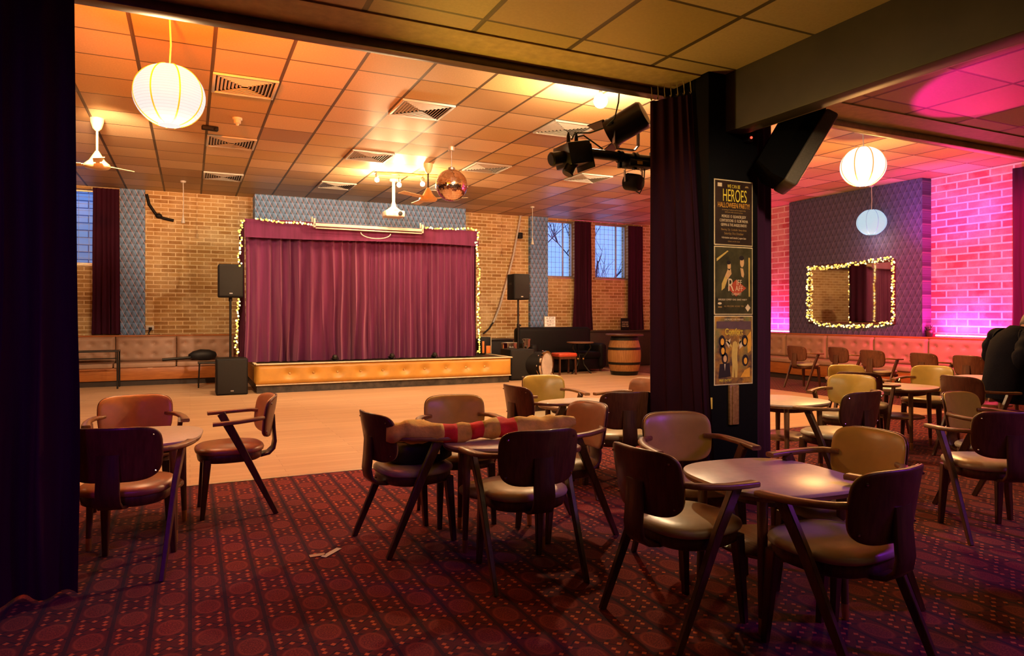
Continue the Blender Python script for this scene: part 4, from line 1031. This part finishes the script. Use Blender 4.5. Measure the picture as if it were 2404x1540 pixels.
# stool and iron table
p = at_z(1304, 874, 0); root = empty('red_stool', (p.x-.1, 13.58, 0), 0, 'low stool with a bright red padded seat before the sofa', 'stool')
mkobj('seat', MB().box((0, 0, .45), (.48, .40, .09), .035, None, 3), 'red_vinyl', root, smooth=60); mkobj('apron', MB().box((0, 0, .385), (.44, .36, .05)), 'wood_dark', root)
for x in (-1, 1):
    for y in (-1, 1): mkobj('leg', MB().beam([(x*.20, y*.16, .40), (x*.21, y*.17, 0)], (1, 0, 0), .04, .04), 'wood_dark', root)
p = at_z(1362, 876, 0); root = empty('iron_table', (p.x, p.y, 0), 0, 'small pub table with curved iron legs between the red stool and the barrel', 'table')
mkobj('tabletop', MB().lathe([(.30, .70), (.315, .705), (.315, .725), (.30, .73)], n=36), 'wood_edge', root)
for k in range(3):
    q = 2*PI*k/3+R(75); c_, s_ = math.cos(q), math.sin(q)
    lg = mkobj('leg', MB().tube([(c_*.22, s_*.22, .69), (c_*.25, s_*.25, .60), (c_*.16, s_*.16, .48), (c_*.06, s_*.06, .36), (c_*.09, s_*.09, .2), (c_*.22, s_*.22, .04), (c_*.27, s_*.27, .0)], .018, 10), 'black_metal', root, smooth=80)
    mkobj('boss', MB().ball((c_*.075, s_*.075, .34), .028, 10), 'brass', lg)
mkobj('ring', MB().tube([(.1*math.cos(2*PI*i/20), .1*math.sin(2*PI*i/20), .44) for i in range(20)], .009, 6, True), 'black_metal', root)
# barrel
BX, BY = 8.93, 12.95; root = empty('barrel_table', (BX, BY, 0), 0, 'oak barrel with black hoops and a dark round lid used as a table', 'barrel')
def br(z): return .375-.09*((z-.44)/.44)**2
pr = [(br(z), z) for z in [.0+.88*i/16 for i in range(17)]]
mkobj('staves', MB().lathe(pr, n=44), 'barrel_wood', root, smooth=60)
for z, h in ((.05, .09), (.27, .055), (.60, .055), (.83, .09)):
    mkobj('hoop', MB().lathe([(br(z-h/2)+.002, z-h/2), (br(z-h/2)+.007, z-h/2), (br(z+h/2)+.007, z+h/2), (br(z+h/2)+.002, z+h/2)], n=44), 'hoop', root)
mkobj('lid', MB().lathe([(.40, .885), (.43, .89), (.43, .915), (.42, .925)], n=44), 'wood_dark', root)
# ================================================================ PINK WALL
for i, (y0, y1) in enumerate(((3.6, 8.04), (11.11, 13.2))): struct('trim_ledge_%d' % (i+1), MB().box((XR-.13, (y0+y1)/2, .93), (.26, y1-y0, .055), .006), 'bench_wood')
mr = [at_x(1905, 632, 12.04), at_x(2096, 616, 12.04)]
ya, yb2 = 10.52, 8.61; zt, zb_ = 2.37, 1.215; xm = 12.035
root = empty('wall_mirror', (xm, (ya+yb2)/2, zb_), 0, 'wide wall mirror in two halves framed by fairy lights', 'mirror')
def mir():
    t = NT('mirror glass'); v = t.objc(); f = t.noise(v, 2, 2)
    return t.bsdf(t.mix(f, (.62, .58, .55), (.72, .68, .64)), .03, 1.0)
MT['mirror'] = mir()
ym = at_x(1998, 690, xm).y
part('mirror_pane', MB().box((xm, (ym+ya)/2, (zt+zb_)/2), (.02, ya-ym-.01, zt-zb_)), 'mirror', root)
part('mirror_pane', MB().box((0, 0, 0), (.02, ym-yb2-.02, zt-zb_-.02)).xf(Matrix.Translation((xm-.03, (yb2+ym)/2, (zt+zb_)/2)) @ Matrix.Rotation(R(4.5), 4, 'Z')), 'mirror', root)
fr = MB()
for z in (zt+.02, zb_-.02): fr.box((xm, (ya+yb2)/2, z), (.04, ya-yb2+.08, .04), .006)
for y in (ya+.02, yb2-.02): fr.box((xm, y, (zt+zb_)/2), (.04, .04, zt-zb_), .006)
fr.box((xm, ym, (zt+zb_)/2), (.03, .03, zt-zb_), .004); part('mirror_frame', fr, 'wood_dark', root)
xf_ = xm-.05
fr_ = [(ya, zt), ((ya*.75+yb2*.25), zt-.02), (ym, zt+.03), (yb2, zt+.05)]
def f2(pts, n, lb, jit, seed): return fairy([Vector((xf_, y, z)) for y, z in pts], n, lb, jit, 'fairy lights round the wall mirror', seed, 1.0)
f2([(ya, zt), (ya*.6+ym*.4, zt-.03), (ym, zt)], 50, 'fairy lights over the mirror half nearest the drape', .045, 31)
f2([(ym, zt), (ym*.5+yb2*.5, zt+.03), (yb2, zt+.05)], 50, 'fairy lights over the mirror half nearest the pink bricks', .045, 32)
f2([(ya+.02, zt), (ya+.02, zb_+.05)], 62, 'fairy lights down the mirror side nearest the drape', .045, 33)
f2([(yb2-.02, zt+.03), (yb2-.02, zb_)], 66, 'fairy lights down the mirror side nearest the pink bricks', .045, 34)
f2([(ym, zt), (ym, zb_)], 46, 'fairy lights down the middle of the mirror', .02, 35)
f2([(ya, zb_+.05), (ya*.7+ym*.3, zb_-.06), (ym, zb_-.09)], 52, 'fairy lights under the mirror half nearest the drape', .04, 36)
f2([(ym, zb_-.09), (ym*.4+yb2*.6, zb_-.06), (yb2, zb_)], 52, 'fairy lights under the mirror half nearest the pink bricks', .04, 37)
for y0, y1, lb in ((6.85, 7.9, 'violet led tube along the foot of the pink bricks by the seated person'), (11.2, 12.6, 'violet led tube along the foot of the pink bricks behind the drape')):
    root = empty('led_strip', (XR-.1, (y0+y1)/2, .965), 0, lb, 'light strip', 'violet led tubes')
    part('tube', MB().tube([(XR-.1, y0, .985), (XR-.1, y1, .985)], .014), 'led', root); part('channel', MB().box((XR-.1, (y0+y1)/2, .968), (.05, y1-y0, .012)), 'steel', root)
root = empty('pot_plant', (XR-.13, 8.0, .962), 0, 'small dark ornament plant on the bench rail beside the pink bricks', 'plant')
mkobj('pot', MB().lathe([(.05, 0), (.07, .11), (.06, .11)], n=16), 'kick', root)
lv = MB()
for k in range(16):
    q = k*2.4; r0 = random.uniform(.05, .13); lv.beam([(0, 0, .10), (r0*.6*math.cos(q), r0*.6*math.sin(q), .17), (r0*math.cos(q), r0*math.sin(q), .15+.07*random.random())], (-math.sin(q), math.cos(q), 0), lambda t: .03*(1-t)+.006, .003)
mkobj('leaves', lv, plain('dark leaf', (.03, .05, .02), .6), root)
# ================================================================ PILLAR POSTERS
yp = 3.72
def poster(z0, z1, label, bg, x0=3.315, x1=3.672):
    root = empty('poster', ((x0+x1)/2, yp-.003, z0), 0, label, 'poster', 'posters stacked on the pillar'); h = z1-z0; w = x1-x0
    mkobj('border', MB().box((0, 0, h/2), (w, .003, h)), 'poster_edge', root)
    mkobj('sheet', MB().box((0, -.0025, h/2), (w-.016, .002, h-.016)), bg, root)
    return root, w, h
MT['poster_edge'] = plain('cream poster edge', (.70, .52, .30), .5)
MT['poster_black'] = plain('poster black', (.035, .017, .012), .35, var=.5, scale=5)
MT['poster_olive'] = plain('poster olive black', (.06, .048, .022), .3, var=.7, scale=7)
def art_mat():
    t = NT('poster artwork ground'); v = t.objc(); f = t.noise(v, 9, 4, .6); g = t.noise(v, 5, 2)
    col = t.mix(t.ramp(f, .4, .62), (.10, .05, .035), (.52, .23, .035)); col = t.mix(t.ramp(g, .52, .7), col, (.16, .19, .07)); return t.bsdf(col, .4)
MT['poster_art'] = art_mat()
MT['ink_yellow'] = plain('yellow ink', (.85, .62, .06), .5); MT['ink_orange'] = plain('orange ink', (.80, .36, .04), .5); MT['ink_cream'] = plain('cream ink', (.75, .55, .35), .5)
MT['ink_dim'] = plain('brown ink', (.34, .19, .06), .5); MT['ink_red'] = plain('red ink', (.48, .07, .03), .5); MT['ink_dark'] = plain('dark ink', (.02, .012, .012), .5); MT['ink_gold'] = plain('gold ink', (.62, .40, .10), .5); MT['ink_face'] = plain('face ink', (.70, .38, .17), .5)
def tl(root, s_, size, x, z, m, xs=.6): return text('lettering', s_, size, (x, -.0042, z), m, root, xs=xs)
def flat(root, nm, pts, m, y=-.0045): return mkobj(nm, MB().poly([(x, y, z) for x, z in pts]), m, root, smooth=0)
def ell(cx, cz, rx, rz_, n=20, a0=0): return [(cx+rx*math.cos(2*PI*i/n+a0), cz+rz_*math.sin(2*PI*i/n+a0)) for i in range(n)]
root, w, h = poster(1.843, 2.307, 'black poster with yellow HEROES lettering, topmost on the pillar', 'poster_black')
flat(root, 'logo_patch', [(-.15, .412), (-.11, .412), (-.11, .438), (-.15, .438)], 'ink_cream'); flat(root, 'logo_patch', [(.10, .418), (.14, .418), (.13, .43), (.11, .43)], 'ink_dim')
tl(root, 'WE CAN BE', .036, .0, .418, 'ink_yellow', .62); tl(root, 'HEROES', .125, .008, .350, 'ink_yellow', .50); tl(root, 'HALLOWEEN PARTY!', .052, 0, .283, 'ink_orange', .60)
tl(root, 'an evening of cabaret and live music in the', .016, 0, .252, 'ink_dim', .8); tl(root, 'ballroom with costume prizes', .016, 0, .236, 'ink_dim', .85)
tl(root, 'MORGUS  O  ELEANOR JUDY', .028, 0, .205, 'ink_cream', .62); tl(root, 'CONTORTIONS  O  FLOR WILMA', .028, 0, .175, 'ink_cream', .62); tl(root, 'GEMMA & THE ANGELS RADIO', .028, 0, .145, 'ink_cream', .62)
tl(root, 'Dancing  DJs  Cocktails  Fancy dress', .020, 0, .112, 'ink_dim', .8); tl(root, 'Saturday 31st October', .024, 0, .085, 'ink_dim', .8); tl(root, 'Admission and details | open late', .020, 0, .055, 'ink_cream', .85); tl(root, 'tickets on the door', .016, 0, .03, 'ink_dim', .9)
root, w, h = poster(1.353, 1.837, 'dark olive poster with two singers and RIFF RAFF lettering, middle of the pillar', 'poster_olive')
for sx, fx, fz, hr in ((-.045, -.045, .345, .020), (.075, .075, .375, .024)):
    flat(root, 'singer_face', ell(fx, fz, hr*.8, hr*1.5), 'ink_face'); flat(root, 'singer_hair', ell(fx-.004, fz+hr*1.25, hr*.95, hr*.7), 'ink_dark', -.005)
flat(root, 'singer_arm', [(-.055, .325), (-.03, .325), (-.022, .29), (-.06, .25), (-.085, .19), (-.10, .20), (-.085, .27)], 'ink_face'); flat(root, 'singer_sleeve', [(-.085, .27), (-.062, .265), (-.085, .19), (-.115, .17), (-.112, .22)], 'ink_gold', -.005)
flat(root, 'singer_collar', [(.058, .335), (.085, .33), (.095, .29), (.088, .265), (.07, .275)], 'ink_face'); flat(root, 'glare', [(.135, .41), (.15, .41), (.15, .13), (.138, .13)], 'ink_gold'); flat(root, 'glare', [(-.158, .395), (-.06, .455), (-.05, .45), (-.158, .375)], 'ink_gold')
flat(root, 'logo_diamond', [(-.06, .19), (.02, .25), (.115, .19), (.02, .13)], 'ink_red'); tl(root, 'R', .13, -.03, .207, 'ink_cream', .75); tl(root, 'IFF', .055, .048, .228, 'ink_cream', .8); tl(root, 'AFF', .055, .048, .186, 'ink_cream', .8); tl(root, 'CABARET', .026, .025, .147, 'ink_cream', .8)
tl(root, 'BURLESQUE  COMEDY  SONG  DANCE  VARIETY', .017, -.01, .107, 'ink_cream', .72); tl(root, 'ALL WELCOME  ROUND  TEN', .017, 0, .06, 'ink_dim', .8)
flat(root, 'ticket_mark', [(.105, .05), (.13, .022), (.155, .05), (.13, .078)], 'ink_cream'); flat(root, 'ticket_mark', ell(-.13, .08, .018, .008), 'ink_cream'); flat(root, 'ticket_mark', [(-.145, .05), (-.11, .05), (-.11, .06), (-.145, .06)], 'ink_dim')
root, w, h = poster(.857, 1.347, 'gold and brown band poster with a dancer in the middle, lowest on the pillar', 'poster_art')
tl(root, 'LIVE MUSIC AND FRIENDS', .018, 0, .462, 'ink_cream', .85); flat(root, 'sky_band', [(-.16, .45), (.16, .45), (.16, .39), (-.16, .40)], plain('mauve ink', (.12, .06, .07), .5), -.0041)
tl(root, 'Comfort', .062, .0, .375, 'ink_yellow', .75); tl(root, 'AND THE BAND', .018, .02, .350, 'ink_gold', .9)
flat(root, 'dancer', [(-.01, .30), (.01, .31), (.03, .30), (.035, .25), (.03, .20), (.035, .13), (.03, .05), (.01, .05), (.006, .12), (-.002, .05), (-.02, .055), (-.015, .14), (-.022, .20), (-.018, .25)], 'ink_gold')
flat(root, 'dancer_arm', [(-.02, .28), (-.07, .325), (-.075, .315), (-.022, .262)], 'ink_gold'); flat(root, 'dancer_arm', [(.03, .28), (.075, .33), (.08, .32), (.034, .262)], 'ink_gold')
for k, (x, z) in enumerate(((-.11, .31), (-.105, .245), (-.085, .19), (.10, .31), (.105, .17))):
    flat(root, 'hair_shape', ell(x, z, .030, .042), 'ink_dark'); flat(root, 'face_shape', ell(x+.003, z-.004, .016, .024), 'ink_orange' if k != 2 else 'ink_face', -.005)
flat(root, 'coat_shape', [(-.13, .15), (-.04, .155), (-.03, .06), (-.14, .05)], 'ink_dark'); flat(root, 'shirt_shape', [(-.09, .15), (-.078, .15), (-.084, .10)], 'ink_cream', -.005)
flat(root, 'shape_panel', [(.12, .34), (.16, .38), (.16, .24), (.13, .22)], 'ink_orange'); flat(root, 'shape_panel', [(-.075, .30), (-.03, .33), (-.045, .26)], 'ink_cream'); flat(root, 'shape_panel', [(.05, .33), (.09, .28), (.05, .25)], 'ink_cream'); flat(root, 'shape_panel', [(.06, .05), (.10, .10), (.15, .12), (.15, .05)], 'ink_orange')
tl(root, 'FREE ENTRY', .026, -.08, .032, 'ink_yellow', .8)
tag(mkobj('wooden_batten', MB().box((3.485, yp-.012, .715), (.085, .022, .28), .004).box((3.468, yp-.026, .715), (.012, .008, .27)), 'wood_arm'), 'short wooden batten on the pillar below the posters', 'batten')
tag(mkobj('sticker', MB().box((3.29, yp-.002, .735), (.022, .003, .08)), 'yellow'), 'small yellow sticker at the foot of the pillar beside the batten', 'sticker')
# papers on the carpet
p = at_z(778, 1297, .003); tag(mkobj('paper_slip', MB().box((0, 0, 0), (.155, .034, .002)).xf(Matrix.Translation(p) @ Matrix.Rotation(R(45), 4, 'Z')), 'paper_white'), 'pale folded paper slip on the carpet, the longer and brighter of two', 'paper', 'paper slips on the carpet')
p = at_z(745, 1303, .003); tag(mkobj('paper_slip', MB().box((0, 0, 0), (.085, .04, .002)).xf(Matrix.Translation(p) @ Matrix.Rotation(R(0), 4, 'Z')), MT['bench_vinyl']), 'small dull paper slip on the carpet, the shorter of two', 'paper', 'paper slips on the carpet')
# ================================================================ SEATED PERSON
def skin_mesh(verts, edges, radii, sub=2):
    me = bpy.data.meshes.new('tmp'); me.from_pydata(verts, edges, []); o = bpy.data.objects.new('tmp', me); COL.objects.link(o)
    m = o.modifiers.new('s', 'SKIN'); m.use_smooth_shade = True
    o.modifiers.new('d', 'SUBSURF').levels = sub
    for i, r in enumerate(radii):
        sv = me.skin_vertices[0].data[i]; sv.radius = r if isinstance(r, tuple) else (r, r); sv.use_root = (i == 0)
    dg = bpy.context.evaluated_depsgraph_get(); ev = bpy.data.meshes.new_from_object(o.evaluated_get(dg))
    mb = MB().add([v.co.copy() for v in ev.vertices], [tuple(p.vertices) for p in ev.polygons])
    bpy.data.objects.remove(o); bpy.data.meshes.remove(ev); return mb
PP = wl(4.86, 6.75); TH = R(-20)
root = empty('person', PP, TH, 'person in a dark navy jacket sitting hunched forward, one elbow back, hands raised', 'person')
root.scale = (1.07, 1.07, 1.07)
V_ = [(0, 0, .57), (.03, 0, .76), (.09, 0, .98), (.15, 0, 1.10), (.20, 0, 1.14),
      (.10, -.18, 1.05), (-.08, -.30, .86), (.14, -.24, .875), (.20, -.22, .885),
      (.10, .18, 1.05), (.15, .29, .84), (.22, .16, .90), (.26, .12, .91),
      (.02, -.10, .54), (.42, -.13, .52), (.39, -.13, .12), (.50, -.14, .045),
      (.02, .10, .54), (.42, .13, .52), (.39, .13, .12), (.50, .14, .045)]
E_ = [(0, 1), (1, 2), (2, 3), (3, 4), (2, 5), (5, 6), (6, 7), (7, 8), (2, 9), (9, 10), (10, 11), (11, 12), (0, 13), (13, 14), (14, 15), (15, 16), (0, 17), (17, 18), (18, 19), (19, 20)]
RA = [.10, .10, .105, .06, .055, .045, .045, .032, .03, .045, .045, .032, .03, .085, .06, .042, .04, .085, .06, .042, .04]
body = skin_mesh(V_, E_, RA)
hc = Vector((.285, 0, 1.165)); hm = Matrix.Translation(hc) @ Matrix.Rotation(R(28), 4, 'Y')
hd = []
for z, xf, xb, y in ((-.125, .055, -.02, .03), (-.115, .08, -.035, .05), (-.09, .088, -.06, .062), (-.06, .090, -.075, .067), (-.03, .094, -.085, .071), (0, .088, -.092, .074), (.03, .092, -.096, .076), (.06, .088, -.096, .075), (.09, .07, -.085, .065), (.11, .04, -.06, .045), (.12, .005, -.02, .015)):
    ring = []
    for j in range(28):
        a = 2*PI*j/28; c, s_ = math.cos(a), math.sin(a)
        x = (xf if c > 0 else -xb)*c
        if c > .93 and -.05 < z < .01: x += .026*(1-abs(z+.028)/.04)
        if c > .8 and abs(z+.068) < .012: x += .005
        ring.append(hm @ Vector((x, y*s_, z)))
    hd.append(ring)
body.rings(hd)
for s_ in (-1, 1):
    body.rings([[hm @ Vector((-.005+.018*k*math.cos(q)-.008, s_*(.072+e), -.012+.032*k*math.sin(q))) for q in [2*PI*j/12 for j in range(12)]] for k, e in ((.6, 0), (1, .008), (.9, .016), (.3, .012))])
for wx, wy, wz, sg in ((.20, -.22, .885, -1), (.26, .12, .91, 1)):     # palms, fingers, thumbs
    f = Vector((.9, -sg*.35, .25)).normalized(); sd = Vector((0, 0, 1)).cross(f).normalized(); up = f.cross(sd)
    w0 = Vector((wx, wy, wz))
    body.rings([[w0+f*t+sd*a*math.cos(q)+up*b*math.sin(q) for q in [2*PI*j/14 for j in range(14)]] for t, a, b in ((-.03, .026, .022), (.02, .036, .018), (.06, .042, .016), (.085, .038, .013))])
    for k, L in enumerate((.062, .074, .068, .052)):
        b0 = w0+f*.078+sd*(-.030+.020*k)
        body.tube([b0-f*.02, b0+f*L*.4-up*.004, b0+f*L*.72-up*.022, b0+f*L*.85-up*.045], lambda t: .0095-.0025*t, 8)
    body.tube([w0+f*.01-sd*.03, w0+f*.04-sd*.055-up*.01, w0+f*.075-sd*.055-up*.03], lambda t: .0115-.003*t, 8)
bd = mkobj('body', body, 'skin', root, smooth=80)
ey = MB()
for s_ in (-1, 1): ey.ball(hm @ Vector((.082, s_*.03, .005)), .011, 8)
mkobj('eyes', ey, 'white_plastic', root)
mkobj('mouth', MB().ball(hm @ Vector((.089, 0, -.068)), .012, 8, (.5, 1.6, .4)), 'ink_red', root)
hr = []
for z, xf, xb, y in ((-.03, -.045, -.10, .078), (.0, -.02, -.106, .084), (.04, .04, -.108, .086), (.075, .085, -.104, .08), (.10, .07, -.09, .066), (.122, .04, -.06, .045), (.132, .0, -.02, .012)):
    hr.append([hm @ Vector(((xf if c > 0 else -xb)*c if not (c > 0 and xf < 0) else xf*abs(c)-.0, y*s_, z)) for c, s_ in [(math.cos(2*PI*j/28), math.sin(2*PI*j/28)) for j in range(28)]])
mkobj('hair', MB().rings(hr), 'hair', root, smooth=80)
jk = MB(); sp_ = [(-.01, .50, .15, .185), (.0, .62, .155, .19), (.03, .76, .15, .20), (.06, .90, .15, .215), (.09, 1.01, .135, .215), (.115, 1.08, .11, .175), (.135, 1.125, .085, .105), (.155, 1.155, .07, .075), (.165, 1.15, .055, .06)]
jk.rings([[Vector((x+a*math.cos(q), b*math.sin(q), z-.30*a*math.cos(q)*(z-.5))) for q in [2*PI*k/32 for k in range(32)]] for x, z, a, b in sp_])
def smooth_path(ps, n=8):
    ps = [Vector(p) for p in ps]; out = []
    for k in range(len(ps)-1):
        p0, p1, p2, p3 = ps[max(k-1, 0)], ps[k], ps[k+1], ps[min(k+2, len(ps)-1)]
        for m in range(n):
            t = m/n; out.append(.5*((2*p1)+(p2-p0)*t+(2*p0-5*p1+4*p2-p3)*t*t+(3*p1-p0-3*p2+p3)*t**3))
    return out+[ps[-1]]
for sh_, el_, wr_ in ((V_[5], V_[6], V_[7]), (V_[9], V_[10], V_[11])):
    s0, e0, w0 = Vector(sh_), Vector(el_), Vector(wr_)
    pth = smooth_path([s0+Vector((0, -.05*math.copysign(1, s0.y), .0)), s0, s0.lerp(e0, .55)+Vector((-.02, .02*math.copysign(1, s0.y), 0)), e0, e0.lerp(w0, .5), w0])
    jk.tube(pth, lambda t: (.093-.022*t if t < .6 else .0798-.075*(t-.6)) + .006*math.sin(t*40), 18)
mkobj('jacket', jk, 'jacket', root, smooth=80)
tv = [(0, 0, .72), (0, 0, .57)]+V_[13:16]+V_[17:20]; tr = [.12, .135, .105, .08, .06, .105, .08, .06]
mkobj('trousers', skin_mesh(tv, [(0, 1), (1, 2), (2, 3), (3, 4), (1, 5), (5, 6), (6, 7)], tr), 'trousers', root, smooth=80)
for s_ in (-1, 1):
    sh = [[Vector((x, s_*.14+w*math.cos(q), max(.0, h+b*math.sin(q)))) for q in [2*PI*j/16 for j in range(16)]] for x, w, h, b in ((.33, .02, .05, .03), (.34, .042, .055, .055), (.42, .046, .055, .055), (.52, .048, .04, .04), (.60, .035, .03, .028), (.62, .01, .02, .01))]
    mkobj('shoe', MB().rings(sh), 'black_plastic', root, smooth=70)
so_ = empty('low_stool', (PP.x, PP.y, 0), TH, 'low black stool under the seated person in the navy jacket', 'stool')
mkobj('seat', MB().lathe([(.02, .36), (.18, .365), (.19, .385), (.18, .405), (.02, .41)], n=28), 'black_plastic', so_)
for k in range(4):
    a_ = PI/4+k*PI/2; mkobj('leg', MB().tube([(.12*math.cos(a_), .12*math.sin(a_), .365), (.17*math.cos(a_), .17*math.sin(a_), 0)], .014), 'black_metal', so_)
# ================================================================ LIGHT
def light(typ, name, loc, col, pw, aim=None, size=.1, ang=60, blend=.6, sy=None):
    l = bpy.data.lights.new(name, typ); l.color = col; l.energy = pw
    o = bpy.data.objects.new(name, l); COL.objects.link(o); o.location = loc
    if typ == 'AREA':
        l.size = size
        if sy: l.shape = 'RECTANGLE'; l.size_y = sy
    else: l.shadow_soft_size = size
    if typ == 'SPOT': l.spot_size = R(ang); l.spot_blend = blend
    if typ == 'AREA' and aim is None: o.rotation_euler = (PI, 0, 0)
    if aim is not None: o.rotation_euler = (Vector(aim)-Vector(loc)).to_track_quat('-Z', 'Y').to_euler()
    return o
WARM = (1.0, .62, .30)
light('POINT', 'bulb_light', B1+Vector((0, 0, -.13)), (1.0, .68, .36), 320, size=.06)
for i, s_ in enumerate(SPOTS): light('POINT', 'rail_light', s_+Vector((0, -.0, -.10)), (1.0, .66, .32), 70, size=.05)
light('POINT', 'lantern_light', L1+Vector((0, 0, -.36)), (1.0, .60, .28), 80, size=.15)
light('SPOT', 'ceiling_orange_fill', (-.4, 4.55, 3.36), (1.0, .17, .004), 2600, (-.1, 5.7, ZC), .1, 84, 1.0)  # added spot hidden behind the bulkhead, turns the ceiling orange
light('POINT', 'lantern_light', L2+Vector((0, 0, -.38)), (1.0, .48, .13), 360, size=.2)
light('POINT', 'lantern_light', L3+Vector((-.1, 0, -.36)), (1.0, .72, .55), 8, size=.2)
# added warm fill spots over the dance floor, with no fittings
for x, y, p in ((-2.6, 8.5, 120), (.8, 11.2, 130), (6.4, 9.6, 140), (7.6, 12.8, 110), (3.2, 7.6, 100)):
    light('SPOT', 'floor_fill', (x, y, ZC-.05), WARM, p*2.2, (x, y, 0), .1, 150, 1.0)
# spots over the dance floor aimed at the stage and back wall
light('SPOT', 'stage_wash', (3.0, 6.0, 3.5), (1.0, .74, .50), 900, (2.9, 12.8, 1.6), .06, 62, .7)
light('SPOT', 'stage_wash', (7.6, 8.5, 3.6), (1.0, .66, .36), 700, (5.6, 15.0, 2.0), .06, 75, .8)
light('SPOT', 'stage_wash', (-1.0, 9.0, 3.6), (1.0, .66, .36), 700, (-.4, 15.4, 2.0), .08, 80, .8)
# pink side
light('AREA', 'led_light', (XR-.16, 7.35, 1.02), (1.0, .03, .28), 75, None, .05, sy=1.05)
light('AREA', 'led_light', (XR-.16, 11.9, 1.02), (1.0, .03, .28), 75, None, .05, sy=1.3)
light('SPOT', 'pink_wash', (9.6, 5.0, 3.3), (1.0, .012, .20), 2300, (12.3, 7.0, 1.9), .1, 62, .7)  # added spot that evens out the pink above the led tubes
light('SPOT', 'violet_wash', (10.6, 7.6, 2.2), (.70, .06, 1.0), 220, (12.2, 7.6, 3.85), .1, 80, 1.0)
light('SPOT', 'magenta_beam', (6.9, 4.9, 1.2), (1.0, .0, .30), 420, at_z(2330, 215, ZN), .02, 22, .25)
light('SPOT', 'violet_floor', (5.2, .2, 2.7), (.42, .04, 1.0), 230, (3.5, 1.5, 0), .3, 90, 1.0)
light('SPOT', 'violet_floor', (-1.0, .6, 2.2), (.45, .04, .9), 80, (-1.0, 3.7, .9), .3, 80, 1.0)
light('SPOT', 'near_fill', (2.9, .9, 2.95), (1.0, .64, .34), 70, (2.3, 3.2, .4), 1.3, 120, 1.0)
light('SPOT', 'near_fill', (5.3, .5, 2.95), (1.0, .66, .30), 80, (5.3, 4.0, .6), .6, 100, 1.0)
light('SPOT', 'gold_ceiling', (1.6, 4.9, 1.6), (1.0, .60, .07), 130, (2.3, 3.0, ZN), .1, 90, 1.0)
light('SPOT', 'poster_fill', (2.2, 1.0, 2.9), (1.0, .75, .45), 330, (3.5, 3.7, 1.6), .1, 40, .8)  # added fill spot to brighten the posters, no fitting there
# ================================================================ CAMERA
cam = bpy.data.cameras.new('camera'); co = bpy.data.objects.new('camera', cam); COL.objects.link(co)
co.location = (0, 0, H); co.rotation_euler = (R(90), 0, -YAW)
cam.sensor_width = 36; cam.lens = FPX/2404*36; cam.shift_y = -(770-HZ)/2404; cam.clip_start = .05; cam.clip_end = 200
SC.camera = co
SC.view_settings.view_transform = 'Standard'; SC.view_settings.look = 'None'; SC.view_settings.exposure = 0; SC.view_settings.gamma = 1
cy = SC.cycles; cy.max_bounces = 7; cy.diffuse_bounces = 4; cy.glossy_bounces = 3; cy.transmission_bounces = 4; cy.transparent_max_bounces = 8; cy.caustics_reflective = False; cy.caustics_refractive = False
